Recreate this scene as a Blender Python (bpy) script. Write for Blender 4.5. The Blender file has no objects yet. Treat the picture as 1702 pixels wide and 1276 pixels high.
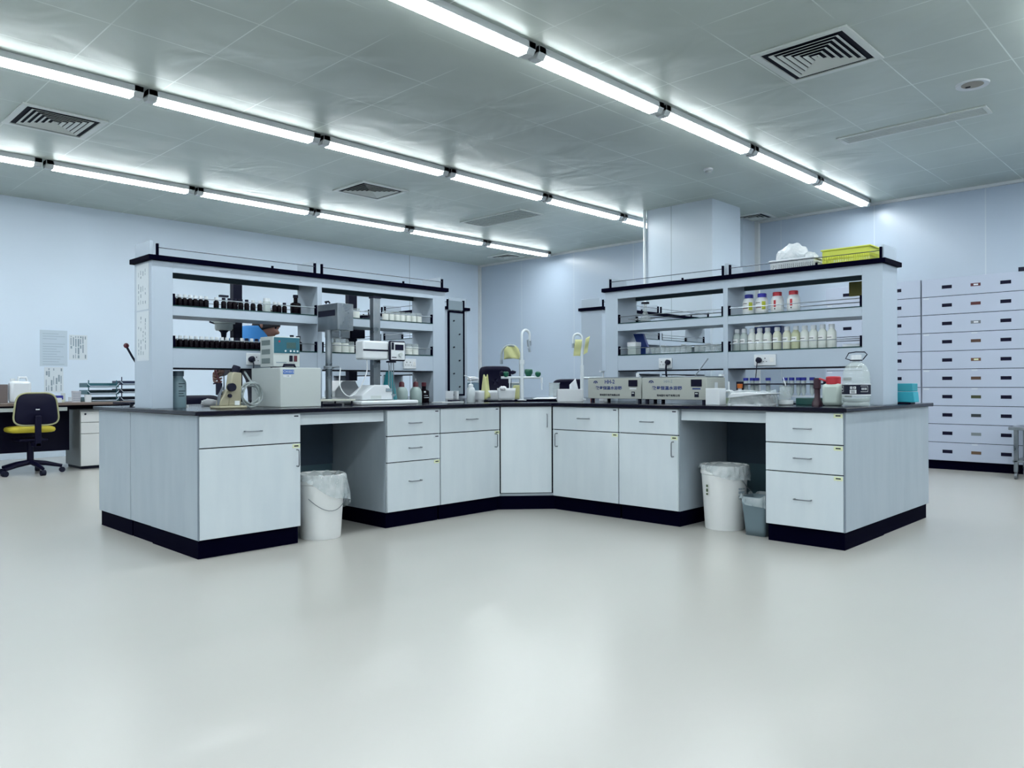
import bpy, bmesh, math, random
from math import pi, sin, cos, radians as R
from mathutils import Vector, Matrix, Euler

SC = bpy.context.scene
COL = SC.collection
random.seed(7)

# ------------------------------------------------------------------ camera
CZ = 0.92
cam_d = bpy.data.cameras.new('camera')
cam_d.sensor_width = 36.0
cam_d.lens = 27.165
cam_d.clip_start = 0.05
cam_d.clip_end = 100
cam = bpy.data.objects.new('camera', cam_d)
COL.objects.link(cam)
_r = Vector((0.69664453, -0.71740826, -0.003433)).normalized()
_f = Vector((0.71741444, 0.69664599, 0.00094817)).normalized()
_u = _r.cross(_f).normalized()
cam.matrix_world = Matrix(((_r.x, _u.x, -_f.x, 0), (_r.y, _u.y, -_f.y, 0), (_r.z, _u.z, -_f.z, CZ), (0, 0, 0, 1)))
SC.camera = cam

# ------------------------------------------------------------------ world, exposure
W = bpy.data.worlds.new('world')
SC.world = W
W.use_nodes = True
W.node_tree.nodes['Background'].inputs[0].default_value = (0.75, 0.88, 1.0, 1)
W.node_tree.nodes['Background'].inputs[1].default_value = 0.0
SC.view_settings.view_transform = 'Standard'
SC.view_settings.look = 'None'
SC.view_settings.exposure = 2.0
SC.view_settings.gamma = 1.0
SC.view_settings.use_curve_mapping = False
LAMP_STRENGTH = 15.5

ZC = 3.316          # ceiling height
T = 0.786           # worktop height

# ------------------------------------------------------------------ materials
MATS = {}
KA = 0.72           # paints and plastics are set a little greyer than white paper
def sc(c, k=None): return tuple(x*(KA if k is None else k) for x in c)
def mat(name, col, rough=0.5, metal=0.0, alpha=1.0, spec=0.5, emit=None, es=0, trans=0, coat=0):
    if name in MATS: return MATS[name]
    m = bpy.data.materials.new(name); m.use_nodes = True
    b = m.node_tree.nodes['Principled BSDF']
    b.inputs['Base Color'].default_value = (*(sc(col) if metal < .5 else col), 1)
    b.inputs['Roughness'].default_value = rough
    b.inputs['Metallic'].default_value = metal
    b.inputs['Alpha'].default_value = alpha
    b.inputs['Specular IOR Level'].default_value = spec
    b.inputs['Transmission Weight'].default_value = trans
    b.inputs['Coat Weight'].default_value = coat
    if emit:
        b.inputs['Emission Color'].default_value = (*emit, 1)
        b.inputs['Emission Strength'].default_value = es
    MATS[name] = m
    return m

def nodes(m):
    return m.node_tree.nodes, m.node_tree.links, m.node_tree.nodes['Principled BSDF']

def add_noise_colour(m, c0, c1, scale=3.0, detail=4, stretch=(1, 1, 1), rough=None, bump=0, bscale=None, lo=0.35, hi=0.65):
    n, l, b = nodes(m)
    tc = n.new('ShaderNodeTexCoord'); mp = n.new('ShaderNodeMapping'); mp.inputs['Scale'].default_value = stretch
    l.new(tc.outputs['Object'], mp.inputs[0])
    nz = n.new('ShaderNodeTexNoise'); nz.inputs['Scale'].default_value = scale; nz.inputs['Detail'].default_value = detail
    l.new(mp.outputs[0], nz.inputs['Vector'])
    cr = n.new('ShaderNodeValToRGB')
    cr.color_ramp.elements[0].position = lo; cr.color_ramp.elements[0].color = (*sc(c0), 1)
    cr.color_ramp.elements[1].position = hi; cr.color_ramp.elements[1].color = (*sc(c1), 1)
    l.new(nz.outputs['Fac'], cr.inputs[0]); l.new(cr.outputs[0], b.inputs['Base Color'])
    if rough:
        mr = n.new('ShaderNodeMapRange'); mr.inputs['From Min'].default_value = lo; mr.inputs['From Max'].default_value = hi
        mr.inputs['To Min'].default_value = rough[0]; mr.inputs['To Max'].default_value = rough[1]
        l.new(nz.outputs['Fac'], mr.inputs[0]); l.new(mr.outputs[0], b.inputs['Roughness'])
    if bump:
        nb = n.new('ShaderNodeTexNoise'); nb.inputs['Scale'].default_value = bscale or scale * 4; nb.inputs['Detail'].default_value = 3
        l.new(tc.outputs['Object'], nb.inputs['Vector'])
        bp = n.new('ShaderNodeBump'); bp.inputs['Strength'].default_value = bump; bp.inputs['Distance'].default_value = 0.02
        l.new(nb.outputs['Fac'], bp.inputs['Height']); l.new(bp.outputs[0], b.inputs['Normal'])
    return m

def line_mask(n, l, coord_socket, offset, period, half):
    """1 where |frac((c-offset)/period + .5) - .5| * period < half"""
    s = n.new('ShaderNodeMath'); s.operation = 'SUBTRACT'; s.inputs[1].default_value = offset; l.new(coord_socket, s.inputs[0])
    pp = n.new('ShaderNodeMath'); pp.operation = 'PINGPONG'; pp.inputs[1].default_value = period / 2; l.new(s.outputs[0], pp.inputs[0])
    lt = n.new('ShaderNodeMath'); lt.operation = 'LESS_THAN'; lt.inputs[1].default_value = half; l.new(pp.outputs[0], lt.inputs[0])
    return lt.outputs[0], pp.outputs[0]

# cabinets: pale blue grey laminate
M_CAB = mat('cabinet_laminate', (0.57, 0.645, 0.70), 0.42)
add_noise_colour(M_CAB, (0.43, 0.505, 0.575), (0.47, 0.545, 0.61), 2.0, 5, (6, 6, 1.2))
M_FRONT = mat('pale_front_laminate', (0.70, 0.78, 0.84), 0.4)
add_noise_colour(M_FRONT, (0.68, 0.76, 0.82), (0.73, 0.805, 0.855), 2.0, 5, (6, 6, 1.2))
M_HUT = mat('hutch_laminate', (0.50, 0.59, 0.70), 0.42)
M_EDGE = mat('grey_edge_band', (0.22, 0.27, 0.33), 0.5)
M_BLACK = mat('navy_black_board', (0.0005, 0.0005, 0.009), 0.7, spec=0.02)
M_TOP = mat('black_epoxy_worktop', (0.001, 0.001, 0.010), 0.16, spec=0.22)
add_noise_colour(M_TOP, (0.0008, 0.0008, 0.010), (0.002, 0.002, 0.013), 6, 4, rough=(0.12, 0.24))
M_DARK = mat('dark_gap', (0.003, 0.004, 0.014), 0.6, spec=.1)
M_METAL = mat('brushed_handle', (0.22, 0.24, 0.27), 0.3, 0.9)
M_STEEL = mat('stainless', (0.30, 0.34, 0.38), 0.32, 0.9)
add_noise_colour(M_STEEL, (0.22, 0.26, 0.30), (0.38, 0.42, 0.46), 5, 4, rough=(0.25, 0.45))
M_CHROME = mat('chrome_rod', (0.30, 0.34, 0.38), 0.3, 1.0)
M_ROD = mat('dark_rail_rod', (0.05, 0.06, 0.08), 0.35, 0.6)
M_WHITE = mat('white_plastic', (0.80, 0.85, 0.90), 0.35)
M_WARM = mat('warm_white_paint', (0.86, 0.88, 0.88), 0.4)
M_PAPER = mat('paper', (0.72, 0.79, 0.85), 0.8)
M_NAVY = mat('navy_plastic', (0.003, 0.003, 0.022), 0.5, spec=.15)
M_INK = mat('ink', (0.008, 0.010, 0.03), 0.6, spec=.2)
M_INKG = mat('grey_ink', (0.28, 0.36, 0.43), 0.8)
M_BLUEINK = mat('blue_ink', (0.02, 0.05, 0.22), 0.6)
M_AMBER = mat('amber_glass', (0.003, 0.001, 0.004), 0.25, spec=.10)
M_CLEAR = mat('clear_plastic', (0.75, 0.85, 0.88), 0.08, alpha=0.32)
M_FROST = mat('frosted_plastic', (0.66, 0.76, 0.76), 0.35, alpha=0.72)
M_MILK = mat('milky_bottle', (0.78, 0.83, 0.80), 0.35)
M_GLASSEDGE = mat('shelf_glass', (0.01, 0.05, 0.05), 0.08)
M_GREEN = mat('green_knob', (0.005, 0.12, 0.07), 0.35)
M_YELRAG = mat('pale_yellow_cloth', (0.70, 0.72, 0.36), 0.9)
M_CLOTH = mat('white_cloth', (0.82, 0.86, 0.92), 0.9)
M_RED = mat('red_cap', (0.55, 0.02, 0.04), 0.4)
M_DKRED = mat('dark_red_cap', (0.10, 0.005, 0.02), 0.4)
M_BLUE = mat('blue_cap', (0.012, 0.02, 0.30), 0.35)
M_YELLOW = mat('yellow_plastic', (0.72, 0.78, 0.08), 0.4)
M_TEAL = mat('teal_plastic', (0.02, 0.22, 0.28), 0.35)
M_CREAM = mat('cream_enamel', (0.40, 0.38, 0.27), 0.4)
M_GREYP = mat('light_grey_enamel', (0.60, 0.66, 0.66), 0.38)
M_VENT = mat('grey_vent_slots', (0.20, 0.26, 0.27), 0.6)
M_SKIN = mat('skin', (0.36, 0.19, 0.15), 0.55)
M_HAIR = mat('black_hair', (0.006, 0.006, 0.012), 0.6)
M_HOOD = mat('blue_hood_fabric', (0.03, 0.22, 0.58), 0.85)
M_VEST = mat('black_vest_fabric', (0.01, 0.012, 0.03), 0.85)
M_SLEEVE = mat('pale_sleeve_fabric', (0.62, 0.56, 0.62), 0.85)
M_GREYBIN = mat('grey_bin_plastic', (0.16, 0.23, 0.27), 0.4)
M_BAG = mat('thin_plastic_bag', (0.72, 0.82, 0.86), 0.22, alpha=0.42)
add_noise_colour(M_BAG, (0.6, 0.7, 0.75), (0.85, 0.92, 0.95), 14, 5, bump=0.6, bscale=30)
M_BAGW = mat('white_plastic_bag', (0.80, 0.86, 0.92), 0.3, alpha=0.85)
add_noise_colour(M_BAGW, (0.7, 0.78, 0.84), (0.88, 0.92, 0.96), 16, 5, bump=0.6, bscale=40)
M_HOSE = mat('grey_hose', (0.38, 0.44, 0.45), 0.45)
M_PIPE = mat('white_enamel_pipe', (0.80, 0.87, 0.92), 0.25)
M_DESKTOP = mat('brown_desk_edge', (0.20, 0.15, 0.13), 0.5)
M_STICKER = mat('yellow_sticker', (0.80, 0.86, 0.55), 0.7)

# floor: glossy epoxy with cloudy wear
M_FLOOR = mat('epoxy_floor', (0.66, 0.68, 0.66), 0.25)
def floor_nodes():
    n, l, b = nodes(M_FLOOR)
    tc = n.new('ShaderNodeTexCoord')
    n1 = n.new('ShaderNodeTexNoise'); n1.inputs['Scale'].default_value = 0.6; n1.inputs['Detail'].default_value = 2; n1.inputs['Distortion'].default_value = 0
    n2 = n.new('ShaderNodeTexNoise'); n2.inputs['Scale'].default_value = 1.3; n2.inputs['Detail'].default_value = 2; n2.inputs['Distortion'].default_value = 0
    n3 = n.new('ShaderNodeTexNoise'); n3.inputs['Scale'].default_value = .55; n3.inputs['Detail'].default_value = 0
    for q in (n1, n2, n3): l.new(tc.outputs['Object'], q.inputs['Vector'])
    mx = n.new('ShaderNodeMix'); mx.data_type = 'RGBA'
    mx.inputs[6].default_value = (*sc((0.475, 0.475, 0.455)), 1); mx.inputs[7].default_value = (*sc((0.53, 0.515, 0.495)), 1)
    l.new(n1.outputs['Fac'], mx.inputs[0]); l.new(mx.outputs[2], b.inputs['Base Color'])
    b.inputs['Roughness'].default_value = .27
floor_nodes()

# ceiling: dented metal tiles on a .695 m grid with pale joints
M_CEIL = mat('metal_ceiling_tiles', (0.30, 0.34, 0.34), 0.40, 0.15)
def ceil_nodes():
    n, l, b = nodes(M_CEIL)
    tc = n.new('ShaderNodeTexCoord'); sp = n.new('ShaderNodeSeparateXYZ'); l.new(tc.outputs['Object'], sp.inputs[0])
    mxk, dx = line_mask(n, l, sp.outputs['X'], 2.52, 0.695, 0.0045)
    myk, dy = line_mask(n, l, sp.outputs['Y'], 2.70, 0.69, 0.0045)
    mm = n.new('ShaderNodeMath'); mm.operation = 'MAXIMUM'; l.new(mxk, mm.inputs[0]); l.new(myk, mm.inputs[1])
    nz = n.new('ShaderNodeTexNoise'); nz.inputs['Scale'].default_value = .8; nz.inputs['Detail'].default_value = 3
    l.new(tc.outputs['Object'], nz.inputs['Vector'])
    cr = n.new('ShaderNodeValToRGB')
    cr.color_ramp.elements[0].position = .3; cr.color_ramp.elements[0].color = (0.42, 0.475, 0.44, 1)
    cr.color_ramp.elements[1].position = .7; cr.color_ramp.elements[1].color = (0.50, 0.56, 0.515, 1)
    l.new(nz.outputs['Fac'], cr.inputs[0])
    mx = n.new('ShaderNodeMix'); mx.data_type = 'RGBA'; mx.inputs[7].default_value = (0.72, 0.78, 0.74, 1)
    fade = n.new('ShaderNodeTexNoise'); fade.inputs['Scale'].default_value = 1.3; l.new(tc.outputs['Object'], fade.inputs['Vector'])
    fr = n.new('ShaderNodeMapRange'); fr.inputs['From Min'].default_value = .35; fr.inputs['From Max'].default_value = .6; l.new(fade.outputs['Fac'], fr.inputs[0])
    fm = n.new('ShaderNodeMath'); fm.operation = 'MULTIPLY'; l.new(mm.outputs[0], fm.inputs[0]); l.new(fr.outputs[0], fm.inputs[1])
    l.new(fm.outputs[0], mx.inputs[0]); l.new(cr.outputs[0], mx.inputs[6]); l.new(mx.outputs[2], b.inputs['Base Color'])
    # pillowed tiles: height falls towards joints, amount varies per area, plus soft dents
    mn = n.new('ShaderNodeMath'); mn.operation = 'MINIMUM'; l.new(dx, mn.inputs[0]); l.new(dy, mn.inputs[1])
    sm = n.new('ShaderNodeMapRange'); sm.interpolation_type = 'SMOOTHSTEP'; sm.inputs['From Max'].default_value = .22; sm.inputs['To Max'].default_value = 1
    l.new(mn.outputs[0], sm.inputs[0])
    n3 = n.new('ShaderNodeTexNoise'); n3.inputs['Scale'].default_value = 1.6; n3.inputs['Detail'].default_value = 2; n3.inputs['Distortion'].default_value = .8
    l.new(tc.outputs['Object'], n3.inputs['Vector'])
    ad = n.new('ShaderNodeMath'); ad.operation = 'MULTIPLY_ADD'; ad.inputs[1].default_value = .18
    l.new(sm.outputs[0], ad.inputs[0]); l.new(n3.outputs['Fac'], ad.inputs[2])
    bp = n.new('ShaderNodeBump'); bp.inputs['Strength'].default_value = .6; bp.inputs['Distance'].default_value = .032
    l.new(ad.outputs[0], bp.inputs['Height']); l.new(bp.outputs[0], b.inputs['Normal'])
ceil_nodes()

def wall_mat(name, col, axis, offset, period, rough, linecol):
    m = mat(name, col, rough)
    n, l, b = nodes(m)
    tc = n.new('ShaderNodeTexCoord'); sp = n.new('ShaderNodeSeparateXYZ'); l.new(tc.outputs['Object'], sp.inputs[0])
    k, d = line_mask(n, l, sp.outputs[axis], offset, period, 0.006)
    nz = n.new('ShaderNodeTexNoise'); nz.inputs['Scale'].default_value = .7; l.new(tc.outputs['Object'], nz.inputs['Vector'])
    cr = n.new('ShaderNodeValToRGB')
    cr.color_ramp.elements[0].position = .3; cr.color_ramp.elements[0].color = (*sc([c * .95 for c in col]), 1)
    cr.color_ramp.elements[1].position = .7; cr.color_ramp.elements[1].color = (*sc([c * 1.03 for c in col]), 1)
    l.new(nz.outputs['Fac'], cr.inputs[0])
    mx = n.new('ShaderNodeMix'); mx.data_type = 'RGBA'; mx.inputs[7].default_value = (*sc(linecol), 1)
    l.new(k, mx.inputs[0]); l.new(cr.outputs[0], mx.inputs[6]); l.new(mx.outputs[2], b.inputs['Base Color'])
    return m
M_WALLL = wall_mat('left_wall_panels', (0.76, 0.88, 1.02), 'X', 8.93, 20.0, 0.45, (0.3, 0.38, 0.45))
M_WALLR = wall_mat('right_wall_panels', (0.56, 0.66, 0.79), 'Y', 2.40, 1.29, 0.28, (0.66, 0.75, 0.82))
M_WALLB = mat('rear_wall_panels', (0.60, 0.68, 0.74), 0.5)
M_COLUMN = wall_mat('column_panels', (0.62, 0.72, 0.82), 'Y', 5.70, 5.0, 0.3, (0.40, 0.48, 0.55))
M_LAMP = mat('lit_tube_diffuser', (0.9, 0.95, 1), 0.4, emit=(0.90, 0.97, 1.0), es=LAMP_STRENGTH)
M_LAMPS = mat('lit_diffuser_side', (0.9, 0.95, 1), 0.4, emit=(0.90, 0.97, 1.0), es=1.7)
M_HOUSE = mat('lamp_housing', (0.78, 0.82, 0.84), 0.4)

# ------------------------------------------------------------------ mesh builder
class MB:
    def __init__(s):
        s.bm = bmesh.new(); s.mi = 0
    def _fin(s, faces):
        for f in faces: f.material_index = s.mi; f.smooth = True
    def box(s, x0, x1, y0, y1, z0, z1):
        v = [s.bm.verts.new(c) for c in ((x0,y0,z0),(x1,y0,z0),(x1,y1,z0),(x0,y1,z0),(x0,y0,z1),(x1,y0,z1),(x1,y1,z1),(x0,y1,z1))]
        s._fin([s.bm.faces.new([v[i] for i in q]) for q in ((3,2,1,0),(4,5,6,7),(0,1,5,4),(1,2,6,5),(2,3,7,6),(3,0,4,7))])
        return s
    def hexa(s, pts):
        v = [s.bm.verts.new(c) for c in pts]
        s._fin([s.bm.faces.new([v[i] for i in q]) for q in ((3,2,1,0),(4,5,6,7),(0,1,5,4),(1,2,6,5),(2,3,7,6),(3,0,4,7))])
        return s
    def prism(s, pts, z0, z1, axis='z'):
        def P(a, b, c):
            return (a, b, c) if axis == 'z' else ((a, c, b) if axis == 'y' else (c, a, b))
        lo = [s.bm.verts.new(P(a, b, z0)) for a, b in pts]; hi = [s.bm.verts.new(P(a, b, z1)) for a, b in pts]
        n = len(pts); fs = [s.bm.faces.new(lo[::-1]), s.bm.faces.new(hi)]
        fs += [s.bm.faces.new((lo[i], lo[(i+1) % n], hi[(i+1) % n], hi[i])) for i in range(n)]
        s._fin(fs); return s
    def lathe(s, prof, x=0, y=0, z=0, seg=20, sx=1, sy=1):
        rings = []
        for r, h in prof:
            if r <= 1e-6: rings.append([s.bm.verts.new((x, y, z + h))])
            else: rings.append([s.bm.verts.new((x + r*sx*cos(2*pi*i/seg), y + r*sy*sin(2*pi*i/seg), z + h)) for i in range(seg)])
        fs = []
        for a, b in zip(rings, rings[1:]):
            for i in range(seg):
                j = (i+1) % seg
                if len(a) == 1 and len(b) == 1: continue
                if len(a) == 1: fs.append(s.bm.faces.new((a[0], b[j], b[i])))
                elif len(b) == 1: fs.append(s.bm.faces.new((a[i], a[j], b[0])))
                else: fs.append(s.bm.faces.new((a[i], a[j], b[j], b[i])))
        s._fin(fs); return s
    def cyl(s, x, y, z0, z1, r, r2=None, seg=20):
        r2 = r if r2 is None else r2
        return s.lathe([(0, z0), (r, z0), (r2, z1), (0, z1)], x, y, 0, seg)
    def tube(s, pts, r, seg=8, cyc=False, radii=None):
        pts = [Vector(p) for p in pts]; n = len(pts); rings = []; fs = []
        up = None
        for i, p in enumerate(pts):
            a = pts[i-1] if (i > 0 or cyc) else p
            b = pts[(i+1) % n] if (i < n-1 or cyc) else p
            d = (b - a).normalized()
            if up is None:
                up = Vector((0, 0, 1)) if abs(d.z) < .9 else Vector((1, 0, 0))
            u = (up - d * up.dot(d))
            if u.length < 1e-4: u = d.orthogonal()
            u.normalize(); w = d.cross(u); up = u
            rr = radii[i] if radii else r
            rings.append([s.bm.verts.new(p + (u*cos(2*pi*k/seg) + w*sin(2*pi*k/seg))*rr) for k in range(seg)])
        m = n if cyc else n-1
        for i in range(m):
            a, b = rings[i], rings[(i+1) % n]
            for k in range(seg):
                j = (k+1) % seg; fs.append(s.bm.faces.new((a[k], a[j], b[j], b[k])))
        if not cyc:
            fs.append(s.bm.faces.new(rings[0][::-1])); fs.append(s.bm.faces.new(rings[-1]))
        s._fin(fs); return s
    def rod(s, a, b, r, seg=8): return s.tube([a, b], r, seg)
    def ball(s, c, r, sc=(1, 1, 1), sub=2, jit=0, seed=0):
        g = bmesh.ops.create_icosphere(s.bm, subdivisions=sub, radius=1.0)
        rnd = random.Random(seed)
        fs = set()
        for v in g['verts']:
            k = 1 + (rnd.uniform(-jit, jit) if jit else 0)
            v.co = Vector((c[0] + v.co.x*r*sc[0]*k, c[1] + v.co.y*r*sc[1]*k, c[2] + v.co.z*r*sc[2]*k))
            fs.update(v.link_faces)
        s._fin(fs); return s
    def grid(s, fn, nu, nv, cyc_u=False):
        """fn(u,v)->xyz, u,v in 0..1"""
        vs = [[s.bm.verts.new(fn(i/(nu if cyc_u else nu-1), j/(nv-1))) for j in range(nv)] for i in range(nu)]
        fs = []
        for i in range(nu if cyc_u else nu-1):
            for j in range(nv-1):
                a, b = vs[i], vs[(i+1) % nu]
                fs.append(s.bm.faces.new((a[j], b[j], b[j+1], a[j+1])))
        s._fin(fs); return s
    def build(s, name, m, parent=None, bevel=0, sharp=38, solid=0, sub=0):
        bmesh.ops.recalc_face_normals(s.bm, faces=s.bm.faces)
        me = bpy.data.meshes.new(name); s.bm.to_mesh(me); s.bm.free()
        for q in (m if isinstance(m, (list, tuple)) else [m]): me.materials.append(q)
        me.set_sharp_from_angle(angle=R(sharp))
        o = bpy.data.objects.new(name, me); COL.objects.link(o)
        if parent is not None: o.parent = parent
        if solid:
            q = o.modifiers.new('solid', 'SOLIDIFY'); q.thickness = solid
        if bevel:
            q = o.modifiers.new('bevel', 'BEVEL'); q.width = bevel; q.segments = 2; q.limit_method = 'ANGLE'; q.angle_limit = R(40)
        if sub:
            q = o.modifiers.new('sub', 'SUBSURF'); q.levels = sub; q.render_levels = sub
        return o

def sm(pts, n=6):
    P = [Vector(p) for p in pts]; P = [P[0]*2-P[1]] + P + [P[-1]*2-P[-2]]; out = []
    for i in range(1, len(P)-2):
        a, b, c, d = P[i-1:i+3]
        for k in range(n):
            t = k/n
            out.append(tuple(.5*((2*b) + (c-a)*t + (2*a-5*b+4*c-d)*t*t + (3*b-a-3*c+d)*t**3)))
    out.append(tuple(P[-2])); return out

def tag(o, label, cat, group=None, kind=None):
    if label: o['label'] = label
    if cat: o['category'] = cat
    if group: o['group'] = group
    if kind: o['kind'] = kind
    return o

def thing(name, label, cat, loc=(0, 0, 0), rz=0.0, group=None):
    o = bpy.data.objects.new(name, None); COL.objects.link(o)
    o.empty_display_size = 0.05
    o.location = loc; o.rotation_euler = (0, 0, rz)
    return tag(o, label, cat, group)

def solo(mb, name, m, label, cat, loc=(0, 0, 0), rz=0.0, group=None, **k):
    o = mb.build(name, m, **k); o.location = loc; o.rotation_euler = (0, 0, rz)
    return tag(o, label, cat, group)

def struct(mb, name, m, **k):
    o = mb.build(name, m, **k); o['kind'] = 'structure'; return o

def copy_tree(o, parent=None):
    c = o.copy(); COL.objects.link(c)
    if parent is not None: c.parent = parent
    for ch in list(o.children): copy_tree(ch, c)
    return c

def dup(o, label, loc, rz=None, group=None):
    c = copy_tree(o); c.location = loc
    if rz is not None: c.rotation_euler = (0, 0, rz)
    c['label'] = label
    if group: c['group'] = group
    return c

def text(parent, s, x, z, size, m, y=-0.0006, name='lettering', align='CENTER', rot=(pi/2, 0, 0), loc=None, sx=1.0, bold=0.0):
    cu = bpy.data.curves.new(name, 'FONT'); cu.body = s; cu.size = size; cu.extrude = 0.0003
    cu.align_x = align; cu.align_y = 'CENTER'; cu.offset = bold; cu.resolution_u = 3
    cu.materials.append(m)
    tmp = bpy.data.objects.new('tmp', cu); me = bpy.data.meshes.new_from_object(tmp); me.name = name
    bpy.data.objects.remove(tmp); bpy.data.curves.remove(cu)
    o = bpy.data.objects.new(name, me); COL.objects.link(o); o.parent = parent
    o.location = loc if loc else (x, y, z); o.rotation_euler = rot; o.scale = (sx, 1, 1)
    return o

ORD = ['first','second','third','fourth','fifth','sixth','seventh','eighth','ninth','tenth','eleventh','twelfth','thirteenth',
       'fourteenth','fifteenth','sixteenth','seventeenth','eighteenth','nineteenth','twentieth','twenty-first','twenty-second',
       'twenty-third','twenty-fourth','twenty-fifth','twenty-sixth','twenty-seventh','twenty-eighth']
RA = -pi/2      # things on the right arm: local x runs to world -Y, local y to world +X

# ------------------------------------------------------------------ room
XW, YW = 10.716, 11.3
X0, Y0 = -6.0, -6.0
struct(MB().box(X0, XW, Y0, YW, -0.1, 0), 'floor', M_FLOOR)
struct(MB().box(X0, XW, Y0, YW, ZC, ZC+0.1), 'ceiling', M_CEIL)
struct(MB().box(X0, XW+.2, YW, YW+.2, 0, ZC), 'wall_left', M_WALLL)
struct(MB().box(XW, XW+.2, Y0, YW, 0, ZC), 'wall_right', M_WALLR)
struct(MB().box(X0-.2, X0, Y0, YW, 0, ZC), 'wall_back', M_WALLB)
struct(MB().box(X0, XW, Y0-.2, Y0, 0, ZC), 'wall_near', M_WALLB)
struct(MB().box(XW-.05, XW, YW-.05, YW, 0, ZC), 'trim_1', M_HOUSE)
struct(MB().box(XW-.035, XW, Y0, YW-.05, ZC-.035, ZC), 'trim_2', M_HOUSE)
struct(MB().box(8.955, 9.70, 5.085, 6.09, 0, ZC), 'column', M_COLUMN)
struct(MB().cyl(8.93, 6.11, 0, ZC, .022, seg=10), 'trim_3', M_PIPE)
struct(MB().box(10.30, XW, 5.36, 5.95, 0, ZC), 'column_far', M_COLUMN)
struct(MB().box(10.66, XW, 5.30, 5.36, 0, ZC), 'trim_4', M_HOUSE)

# ------------------------------------------------------------------ ceiling lights
def make_lamp():
    t = thing('tube_light', 'x', 'ceiling light')
    L, w, h = 1.585, .128, .082
    m = MB(); m.box(0, L, -w/2, w/2, -.050, 0)
    for x0, x1 in ((0, .075), (L-.075, L)):      # rounded end caps
        m.prism([(-w/2, 0), (-w/2, -.045), (-w/2+.028, -h-.004), (w/2-.028, -h-.004), (w/2, -.045), (w/2, 0)], x0, x1, 'x')
    m.build('housing', M_HOUSE, t, bevel=.004)
    m = MB()
    m.mi = 1
    m.prism([(-w/2+.006, -.045), (-w/2+.008, -.055), (-w/2+.026, -h), (w/2-.026, -h), (w/2-.008, -.055), (w/2-.006, -.045)], .075, L-.075, 'x')
    m.mi = 0; m.box(.077, L-.077, -w/2+.024, w/2-.024, -h-.0025, -h+.002)
    m.build('diffuser', [M_LAMP, M_LAMPS], t)
    return t
lamp0 = make_lamp(); used = False
PITCH, XS = 1.62, 2.43
rows = [('right', 3.715, range(-5, 5)), ('middle', 6.49, range(-5, 5)), ('left', 9.26, range(-5, 5)),
        (None, 0.94, range(-5, 5)), (None, -1.84, range(-5, 5)), (None, -4.62, range(-5, 5))]
for nm, y, ks in rows:
    vis = 0
    for k in ks:
        x = XS + PITCH*k
        first_vis = 0 if nm == 'right' else -1
        if nm and k >= first_vis:
            lab = '%s lit tube light from the near end of the %s ceiling row' % (ORD[vis], nm); vis += 1; g = 'tube lights of the %s ceiling row' % nm
        else:
            lab = 'lit tube light on the ceiling beyond the near edge of the view'; g = 'tube lights over the near floor'
        if not used: o = lamp0; used = True; o.location = (x, y, ZC); o['label'] = lab; o['group'] = g
        else: o = dup(lamp0, lab, (x, y, ZC), 0, g)

# ------------------------------------------------------------------ ceiling vents
M_CW = mat('vent_white_frame', (0.80, 0.86, 0.84), 0.4)
def square_vent(x0, y0, w, d, label, rings=6):
    t = thing('ceiling_vent', label, 'ceiling vent', (x0, y0, ZC), 0, 'square ceiling vents')
    MB().box(.02, w-.02, .02, d-.02, -.004, -.001).build('dark_opening', M_DARK, t)
    m = MB(); f = .05
    for a in ((0, w, 0, f), (0, w, d-f, d), (0, f, f, d-f), (w-f, w, f, d-f)): m.box(a[0], a[1], a[2], a[3], -.014, 0)
    m.build('frame', M_CW, t, bevel=.003)
    step = (min(w, d)/2 - f) / (rings+.6)
    for k in range(1, rings+1):
        o = f + k*step; m = MB(); th = .004; dz = .03
        a, b, c, e = o, w-o, o, d-o
        # sloping louvre ring
        q = [((a, c), (b, c)), ((b, c), (b, e)), ((b, e), (a, e)), ((a, e), (a, c))]
        ci = (w/2, d/2)
        for (p1, p2) in q:
            def inn(p, s=.55):
                return (p[0] + (step*s if p[0] < ci[0] else -step*s), p[1] + (step*s if p[1] < ci[1] else -step*s))
            i1, i2 = inn(p1), inn(p2)
            m.hexa([(p1[0], p1[1], -.016), (p2[0], p2[1], -.016), (i2[0], i2[1], -.006), (i1[0], i1[1], -.006),
                    (p1[0], p1[1], -.012), (p2[0], p2[1], -.012), (i2[0], i2[1], -.003), (i1[0], i1[1], -.003)])
        m.build('louvre', M_CW, t)
    return t
square_vent(5.25, 1.98, .72, .69, 'large square louvred ceiling vent at the upper right, nearest the camera')
square_vent(1.80, 7.48, .68, .70, 'square louvred ceiling vent at the far left between two light rows')
square_vent(5.27, 7.54, .69, .64, 'square louvred ceiling vent over the left shelf, between the middle and left light rows')
square_vent(10.05, 9.85, .45, .55, 'small square ceiling vent near the far room corner', 3)
square_vent(10.15, 4.98, .45, .50, 'small square ceiling vent just right of the big square column', 3)

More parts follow.
